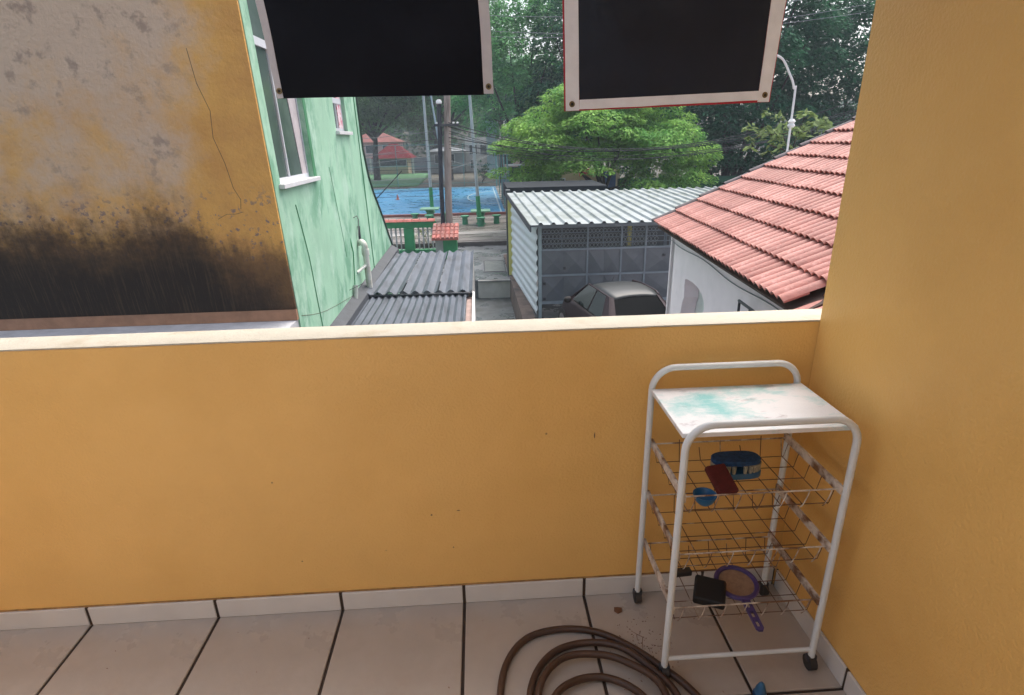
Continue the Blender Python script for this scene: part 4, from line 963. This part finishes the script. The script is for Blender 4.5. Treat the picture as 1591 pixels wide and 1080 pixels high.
# picnic tables
def ptable(x, y, z, lab):
    T = thing('picnic_table', (x, y, z), lab, 'table', 'green concrete tables beside the court')
    MB().box(x - .52, x + .52, y - .5, y + .5, z + .66, z + .74).build('table_top', TABLE_T, T, bevel=.02)
    MB().lathe((x, y, z), [(.28, 0), (.2, .1), (.2, .5), (.3, .66)], 12).build('pedestal', TABLE_M, T)
    for dx, dy in ((-.85, 0), (.85, 0), (0, -.85), (0, .85)):
        MB().lathe((x + dx, y + dy, z), [(.16, 0), (.14, .36), (.24, .40), (.24, .46)], 12).build('stool', TABLE_M, T)
ptable(.18, 29.6, -2.64, 'green concrete table with stools right of the utility pole')
ptable(-2.65, 31.2, -2.64, 'green concrete table with stools left of the utility pole, behind the baluster fence')
# shrubs behind fence & court fence
def fence_posts(x0, x1, y, zb, zt, n, lab):
    T = thing('court_fence', ((x0 + x1) / 2, y, zb), lab, 'fence', 'wire fences around the court')
    for i in range(n + 1):
        x = x0 + (x1 - x0) * i / n; MB().tube([(x, y, zb), (x, y, zt)], .035, 6).build('post', TEAL, T)
    for z in (zt, (zb + zt) / 2, zb + .3): MB().tube([(x0, y, z), (x1, y, z)], .022, 5).build('rail', TEAL, T)
    wr = MB()
    for i in range(int((x1 - x0) / .5)):
        x = x0 + i * .5
        for s in (-1, 1):
            wr.tube([(x, y, zb if s > 0 else zt), (min(x1, x + (zt - zb)), y, zt if s > 0 else zb)] if x + (zt - zb) <= x1 else [(x, y, zb if s > 0 else zt), (x1, y, (zb + (x1 - x)) if s > 0 else (zt - (x1 - x)))], .006, 3)
    wr.build('wire_mesh', CABLE_G, T, kind='stuff')
fence_posts(-24, 2.0, 57.1, -2.62, 1.3, 8, 'tall teal wire fence along the far side of the blue court')
sf = thing('court_side_fence', (1.9, 45, -2.66), 'teal posts of the wire fence at the right end of the court', 'fence', 'wire fences around the court')
for y in (34.2, 38.5, 43, 48, 56): MB().tube([(1.9, y, -2.66), (1.9, y, 1.4)], .04, 6).build('post', TEAL, sf)
for z in (1.4, -.6): MB().tube([(1.9, 34.2, z), (1.9, 56, z)], .022, 5).build('rail', TEAL, sf)
MB().box(1.95, 3.4, 43.5, 43.7, -2.62, -.9).build('white_fence', HGREY, label='pale grey slatted fence right of the court below the bright green tree', cat='fence')
CONE = mat('faded_orange_plastic', (.55, .16, .11), .6)
for x, y, lab in ((-6.2, 44.5, 'small faded orange cone standing in the middle of the blue court'), (-13.8, 56.3, 'small orange cone at the far left corner of the blue court')):
    T = thing('court_cone', (x, y, -2.635), lab, 'cone', 'small cones on the court')
    MB().lathe((x, y, -2.634), [(.15, 0), (.15, .03)], 12).build('cone_base', CONE, T); MB().lathe((x, y, -2.594), [(.11, 0), (.03, .36)], 12).build('cone_body', CONE, T, smooth=True)

# ---- background buildings
def house(nm, lab, x0, x1, y0, y1, z0, z1_, wm, rm, rise, wins, hip=True, over=.4, cat='house', group=None):
    T = thing(nm, ((x0 + x1) / 2, y0, z0), lab, cat, group)
    MB().box(x0, x1, y0, y1, z0, z1_).build('wall', wm, T)
    if rise:
        cx, cy = (x0 + x1) / 2, (y0 + y1) / 2; w_ = (x1 - x0) * .12 if hip else (x1 - x0) / 2 + over
        b_ = MB(); zz = z1_ + .02
        b_.add([(x0-over, y0-over, zz), (x1+over, y0-over, zz), (x1+over, y1+over, zz), (x0-over, y1+over, zz), (cx - w_, cy, zz + rise), (cx + w_, cy, zz + rise)],
               [(0,3,2,1), (0,1,5,4), (1,2,5), (2,3,4,5), (3,0,4)]); b_.build('roof', rm, T)
    for (a, c, e, f_) in wins:
        wf = MB().box(a - .06, c + .06, y0 - .05, y0 - .002, e - .06, f_ + .06).build('window', ALU, T)
        MB().box(a, c, y0 - .06, y0 - .051, e, f_).build('pane', HWIN, wf)
    return T
ht = house('park_hut', 'small cream hut with a red pyramid roof beyond the court', -12.5, -8.7, 75, 79, -2.6, -.35, HCREAM, REDROOF, 1.75, [(-12.2, -8.9, -1.25, -.5)], over=.7)
for x in (-13.3, -8.0): MB().box(x - .1, x + .1, 74.4, 74.6, -2.6, -.34).build('porch_post', HWHITE, ht)
house('red_roof_house', 'pink walled house with broad faded red roof behind the park hut', -20.5, -12.6, 96, 104, -2.5, 1.6, PINK_W, REDROOF2, 1.6, [(-17.6, -16.2, .0, 1.1), (-14.9, -13.7, .0, 1.1)], hip=True)
wb_ = house('white_house_block', 'whitish two storey house block beyond the court behind the light pole', -1.5, 5.2, 82, 92, -2.5, 2.0, HWHITE, REDROOF2, 0, [(-.9, .1, -.2, 1.0), (.6, 1.5, -.2, 1.0), (2.2, 3.0, -1.6, -.6), (-.8, 0, -2.0, -1.0)])
MB().box(1.8, 5.4, 81.2, 81.9, -.6, -.3).build('awning', WHITE_P, wb_)
pb_ = house('pink_house', 'pinkish low house with white trim right of the grey light pole', 2.4, 8.0, 74, 80, -2.5, .6, PINK_W, REDROOF2, .9, [(3.4, 4.6, -1.3, -.2), (5.6, 6.6, -1.3, -.2)])
house('upper_white_house', 'white upper storey house with a dark window showing above the pink house', 4.0, 9.5, 92, 99, -2.5, 4.6, HWHITE, REDROOF2, 0, [(5.0, 6.6, 2.4, 3.3), (7.4, 8.4, 2.4, 3.3)])
house('grey_wall_building', 'low grey building with dark openings between the poles', -6.5, -1.6, 80, 86, -2.5, .3, HGREY, HGREY, .5, [(-5.6, -4.6, -1.2, -.1), (-4.0, -3.0, -1.2, -.1)])
tw = thing('pale_blue_tower', (2.2, 70, -2.6), 'tall pale blue square tower rising behind the light pole', 'tower')
MB().box(1.3, 2.55, 70, 71.2, -2.6, 3.4).build('shaft', TOWER, tw); MB().box(1.15, 2.7, 69.85, 71.35, 3.41, 3.7).build('cap', TOWER, tw)
house('cream_kiosk_building', 'cream building with a red sign panel behind the trunk of the bright green tree', 3.8, 8.0, 31, 34, -2.6, -.1, HCREAM, REDROOF2, 0, [(4.0, 4.9, -1.4, -.5)])
MB().box(5.72, 6.6, 30.85, 30.95, -.36, .02).build('red_sign', mat('red_sign_panel', (.5, .03, .04), .5), label='plain red rectangular sign on the cream building behind the green tree', cat='sign')
tf = thing('teal_glazed_screen', (2.5, 30, -2.6), 'teal framed glass screen left of the tree trunk behind the canopy', 'screen')
for i in range(5): MB().box(1.75 + i * .6, 1.80 + i * .6, 30, 30.06, -2.6, .3).build('mullion', TEAL, tf)
for i in range(4): MB().box(1.81 + i * .6, 2.34 + i * .6, 30.02, 30.04, -1.2, .25).build('pane', GLASS_D, tf)
MB().box(1.75, 4.2, 29.98, 30.08, .31, .38).build('head_rail', ALU, tf)
MB().box(7.9, 30, 31, 31.25, -2.6, -.55).build('green_wall', mat('deep_green_wall_paint', (.03, .12, .065), .8, .15, 2), label='long deep green wall behind the garage canopy under the trees', cat='wall')
MB().box(7.0, 7.7, 30.6, 30.9, -2.6, -.15).build('blue_board', BLUEP, label='dark blue panel beside the cream building behind the tree', cat='panel')
MB().box(-40, -6, 88, 88.3, -2.5, -.6).build('park_wall', HGREY, label='long grey wall at the back of the park behind the hut', cat='wall')

# ================================================================== CABLES
def cable(p0, p1, sag, r_=.011, mt=None, lab='thin black overhead cable sagging across the view from the utility pole', g_='overhead cables strung from the utility pole'):
    MB().tube(bez(p0, p1, sag, 16), r_, 5).build('overhead_cable', mt or CABLE, label=lab, cat='cable', group=g_)
PX, PY = -1.0, 22.1
for i, (z0, xr, yr, zr, sg) in enumerate([(1.75, 13.5, 19.5, 2.35, .9), (1.60, 13.5, 19.5, 2.05, 1.0), (2.3, 13.5, 20.0, 2.6, 1.25), (1.35, 13.5, 19.0, 2.15, .9), (2.15, 14, 19.4, 2.45, 1.15), (2.0, 14, 19.2, 2.4, 1.35), (1.5, 14, 19.6, 1.95, .75), (1.9, 13.8, 19.3, 2.2, 1.2)]):
    cable((PX, PY, z0), (xr, yr, zr), sg, .016 if i in (0, 2, 4) else .010)
for i, (z0, zl, sg) in enumerate([(1.7, 1.6, .3), (1.3, 1.25, .25), (.9, .95, .2), (.25, .35, .15), (-.1, .0, .15), (2.0, 1.95, .35), (-.45, -.3, .1), (1.1, .7, .3), (.6, .75, .12), (1.5, .2, .2), (-.2, -.5, .1)]):
    cable((-1.3, PY, z0), (-16, 23.5, zl), sg, .009, CABLE_G if i % 2 else CABLE, 'thin cable running left from the utility pole past the court', 'cables running left from the utility pole')
for i, (z0, xr, yr, zr) in enumerate([(1.2, 5, 36, 1.9), (.9, 3.2, 38, .2), (1.9, 5, 30, .9), (2.3, 3.6, 40, 1.3), (2.1, 4.5, 41, .9), (.55, 4.5, 38, 2.8)]):
    cable((PX, PY, z0), (xr, yr, zr), .35, .010, CABLE_G, 'grey cable dropping from the utility pole towards the far houses', 'cables from the pole towards the far houses')
for i, (zz, sg) in enumerate([(6.0, .4), (5.55, .5), (5.3, .35), (7.0, .4)]):
    cable((PX, PY, zz), (14, 20.5, zz + .3), sg, .010, CABLE_G, ['third from top of the grey cables crossing the tall trees between the banners', 'second lowest grey cable crossing the tall trees between the banners', 'lowest grey cable crossing the tall trees between the banners', 'topmost grey cable crossing the tall trees between the banners'][i].replace('third from top', 'second from top'), 'upper cables crossing between the banners')
MB().tube(bez((-6.2, 22.6, -2.45), (-3.0, 23, .5), .05), .02, 5).build('guy_wire', CABLE, label='dark slanting guy wire over the lower left of the court', cat='wire')

# ================================================================== TREES
def foliage(T, name, mt, clumps, nleaf, ls, rnd, flat=.55, droop=.3):
    """leaf-sized faces gathered in clumps"""
    vs = []; fs = []
    for (c, rr) in clumps:
        n = int(nleaf * (rr ** 1.6))
        for k in range(n):
            # more leaves on the clump's outer, upper shell
            a = rnd.uniform(0, 2 * math.pi); cz = rnd.uniform(-.55, 1); s_ = math.sqrt(max(0, 1 - cz * cz)); q = rr * rnd.uniform(.55, 1.05) ** .6
            p = Vector((c[0] + q * s_ * math.cos(a), c[1] + q * s_ * math.sin(a), c[2] + q * cz * flat))
            l = ls * rnd.uniform(.6, 1.35); wd = l * rnd.uniform(.32, .55)
            d = Vector((math.cos(a) * s_ + rnd.uniform(-.6, .6), math.sin(a) * s_ + rnd.uniform(-.6, .6), -droop + rnd.uniform(-.5, .4))).normalized()
            e = d.cross(Vector((rnd.uniform(-.5, .5), rnd.uniform(-.5, .5), 1))).normalized() * wd
            i = len(vs); vs += [p - d * l * .5, p + e * .5, p + d * l * .5, p - e * .5]; fs.append((i, i + 1, i + 2, i + 3))
    me = bpy.data.meshes.new(name); me.from_pydata(vs, [], fs); me.materials.append(mt)
    return link(name, me, T)
def leafmat(name, c, c2):
    M = mat(name, c, .7, .28, 1.2, c2=c2, c2t=(.42, .62), c2scale=.9, island=.32, spec=.12)
    t, N, L = nodes(M); b_ = N['Principled BSDF']
    tr = N.new('ShaderNodeBsdfTranslucent'); mx_ = N.new('ShaderNodeMixShader'); mx_.inputs[0].default_value = .36
    L.new(b_.inputs['Base Color'].links[0].from_socket, tr.inputs['Color'])
    out = N['Material Output']; L.new(b_.outputs[0], mx_.inputs[1]); L.new(tr.outputs[0], mx_.inputs[2]); L.new(mx_.outputs[0], out.inputs['Surface'])
    return M
L_BRIGHT = leafmat('bright_green_leaves', (.27, .46, .10), (.13, .32, .08))
L_MID = leafmat('mid_green_leaves', (.17, .40, .14), (.10, .28, .11))
L_DARK = leafmat('dark_green_leaves', (.05, .17, .08), (.03, .11, .06))
L_OLIVE = leafmat('olive_green_leaves', (.13, .25, .08), (.08, .17, .065))
L_PALE = leafmat('pale_yellow_green_leaves', (.20, .27, .10), (.14, .2, .08))
def tree(nm, lab, base, h, cr, mt, seed, nclump, nleaf, ls, trunk_r=.25, crown_z=(.35, 1), flat=.55, umbrella=False, cw=(1, 1), group=None, gaps=0):
    rnd = random.Random(seed); x, y, z = base
    T = thing(nm, base, lab, 'tree', group)
    clumps = []; z0, z1_ = z + h * crown_z[0], z + h * crown_z[1]; cz = (z0 + z1_) / 2; hz = (z1_ - z0) / 2
    for i in range(nclump):
        for _ in range(20):
            p = Vector([rnd.uniform(-1, 1) for _ in range(3)])
            if .25 < p.length < 1: break
        if umbrella: p.z = (p.z * .5 + .5) ** .8 * 2 - 1 if p.z > -1 else p.z
        rad = rnd.uniform(.13, .26) * cr * (1.15 - .35 * p.length)
        if umbrella:
            lim = math.sqrt(max(0, 1 - (p.x ** 2 + p.y ** 2) * .95)); p.z = -.9 + (lim * 1.9) * (rnd.random() ** .75)
        if umbrella and abs(x + p.x * cr * .95 - 6.15) < .75 and p.z < .05: continue
        clumps.append(((x + p.x * cr * cw[0] * .92, y + p.y * cr * cw[1] * .92, cz + p.z * hz * .92), rad))
    foliage(T, 'crown', mt, clumps, nleaf, ls, rnd, flat)
    tr = MB(); top = (x + rnd.uniform(-.3, .3), y, z0 + hz * .6)
    mid = (x + rnd.uniform(-.25, .25), y, z + (z0 - z) * .6)
    tr.tube(smooth_path([(x, y, z), mid, (x + .2, y, z0), top], 4), [trunk_r * (1 - .75 * i / 12) for i in range(13)], 9)
    tr.build('trunk', BARK, T, smooth=True)
    lb = MB()
    for i in range(10):
        c, _ = clumps[(i * 7) % len(clumps)]; st_ = Vector((x + .1, y, z + (z0 - z) * rnd.uniform(.8, 1.25)))
        e = Vector(c); md = st_.lerp(e, .5) + Vector((0, 0, -.05 * h * rnd.random() + .03 * h))
        lb.tube(smooth_path([st_, md, e], 4), [trunk_r * .42 * (1 - .85 * k / 8) for k in range(9)], 6)
    lb.build('limbs', BARK, T, smooth=True)
    return T
tree('bright_tree', 'bright yellow-green spreading tree behind the garage canopy', (6.0, 26.2, -2.8), 7.2, 5.6, L_BRIGHT, 3, 200, 560, .17, .20, (.24, .96), .40, True, (.95, .75))
tree('tall_tree', 'tall mid green tree with sky gaps seen between the two banners', (3.4, 44, -2.6), 15.5, 6.4, L_MID, 5, 190, 170, .30, .32, (.20, 1.0), .6, False, (1, .8))
tree('tall_tree', 'tall dark tree behind the left banner and the utility pole', (-3.0, 66, -2.6), 17, 7.0, L_MID, 8, 150, 120, .40, .4, (.36, 1.0), .6)
tree('park_tree', 'broad olive green park tree over the hut beyond the court', (-11.2, 66, -2.6), 12.5, 6.4, L_OLIVE, 11, 170, 150, .34, .42, (.38, 1.0), .5)
tree('park_tree', 'mid green park tree between the hut and the utility pole', (-5.8, 90, -2.6), 14, 7.5, L_OLIVE, 12, 150, 110, .45, .4, (.34, 1), .5)
tree('dark_tree', 'very dark dense tree right of the bright green tree, behind the tiled roof', (14.8, 33, -2.6), 15, 5.6, L_DARK, 21, 300, 210, .28, .35, (.0, 1.0), .6)
tree('dark_tree', 'dark tree behind the right banner beyond the bright tree', (9.5, 42, -2.6), 16, 6.6, L_DARK, 23, 240, 150, .34, .35, (.0, 1.0), .6)
tree('dark_tree', 'dark tree farthest right beyond the tiled roof ridge', (23, 36, -2.6), 14, 6, L_DARK, 24, 200, 170, .32, .35, (.0, 1.0), .6)
tree('far_tree', 'distant green tree at the right end of the court', (7.5, 68, -2.6), 13, 5.6, L_MID, 31, 140, 120, .40, .3, (.30, 1.0), .6)
tree('far_tree', 'distant dark tree far left behind the red roofed house', (-21, 110, -2.5), 18, 9, L_MID, 32, 150, 90, .6, .4, (.15, 1.0), .6)
tree('far_tree', 'distant tree behind the white house block', (3, 112, -2.5), 20, 10, L_MID, 33, 170, 80, .65, .4, (.2, 1.0), .6)
tree('far_tree', 'distant tree rising behind the low grey building', (-9, 118, -2.5), 18, 9, L_MID, 34, 150, 80, .65, .4, (.1, 1.0), .6)
tree('palm_like_bush', 'round dark bush in front of the white house block beyond the court', (.6, 60, -2.6), 2.3, 1.1, L_DARK, 41, 30, 300, .22, .06, (.2, 1.0), .7)
tree('small_bush', 'pale yellow green leafy branch at the ridge of the tiled roof', (5.7, 9.0, -1.0), 3.1, .75, L_PALE, 43, 26, 500, .15, .04, (.70, 1.0), .7)
tree('small_bush', 'small yellow-green bush behind the baluster fence', (-2.2, 23.2, -2.8), .95, .5, L_PALE, 44, 20, 700, .10, .03, (.1, 1.0), .7)
tree('street_tree', 'thin dark trunked tree between the pale tower and the pink house', (2.6, 60, -2.6), 12, 3.2, L_DARK, 45, 60, 120, .36, .2, (.45, 1.0), .6)
# distant wood closing the horizon
rnd = random.Random(99)
wd = [((rnd.uniform(-160, 160), rnd.uniform(125, 160), -2 + rnd.uniform(0, 9) * (1 + 0)), rnd.uniform(3, 6)) for _ in range(260)]
fo = foliage(None, 'far_wood', leafmat('far_wood_leaves', (.05, .10, .06), (.035, .075, .05)), wd, 12, 1.3, rnd, .8)
tag(fo, 'distant belt of green trees behind the houses of the park', 'wood', kind='stuff')

# ================================================================== HAZE
HZ = bpy.data.materials.new('rainy_air'); HZ.use_nodes = True; t, N, L = nodes(HZ)
N.remove(N['Principled BSDF']); pv = N.new('ShaderNodeVolumePrincipled'); pv.inputs['Density'].default_value = .0013
pv.inputs['Color'].default_value = (.80, .92, 1.0, 1); L.new(pv.outputs[0], N['Material Output'].inputs['Volume'])
MB().box(-170, 170, -12, 175, -5, 24).build('haze', HZ, kind='stuff', label='thin rainy haze over the whole neighbourhood', cat='haze')
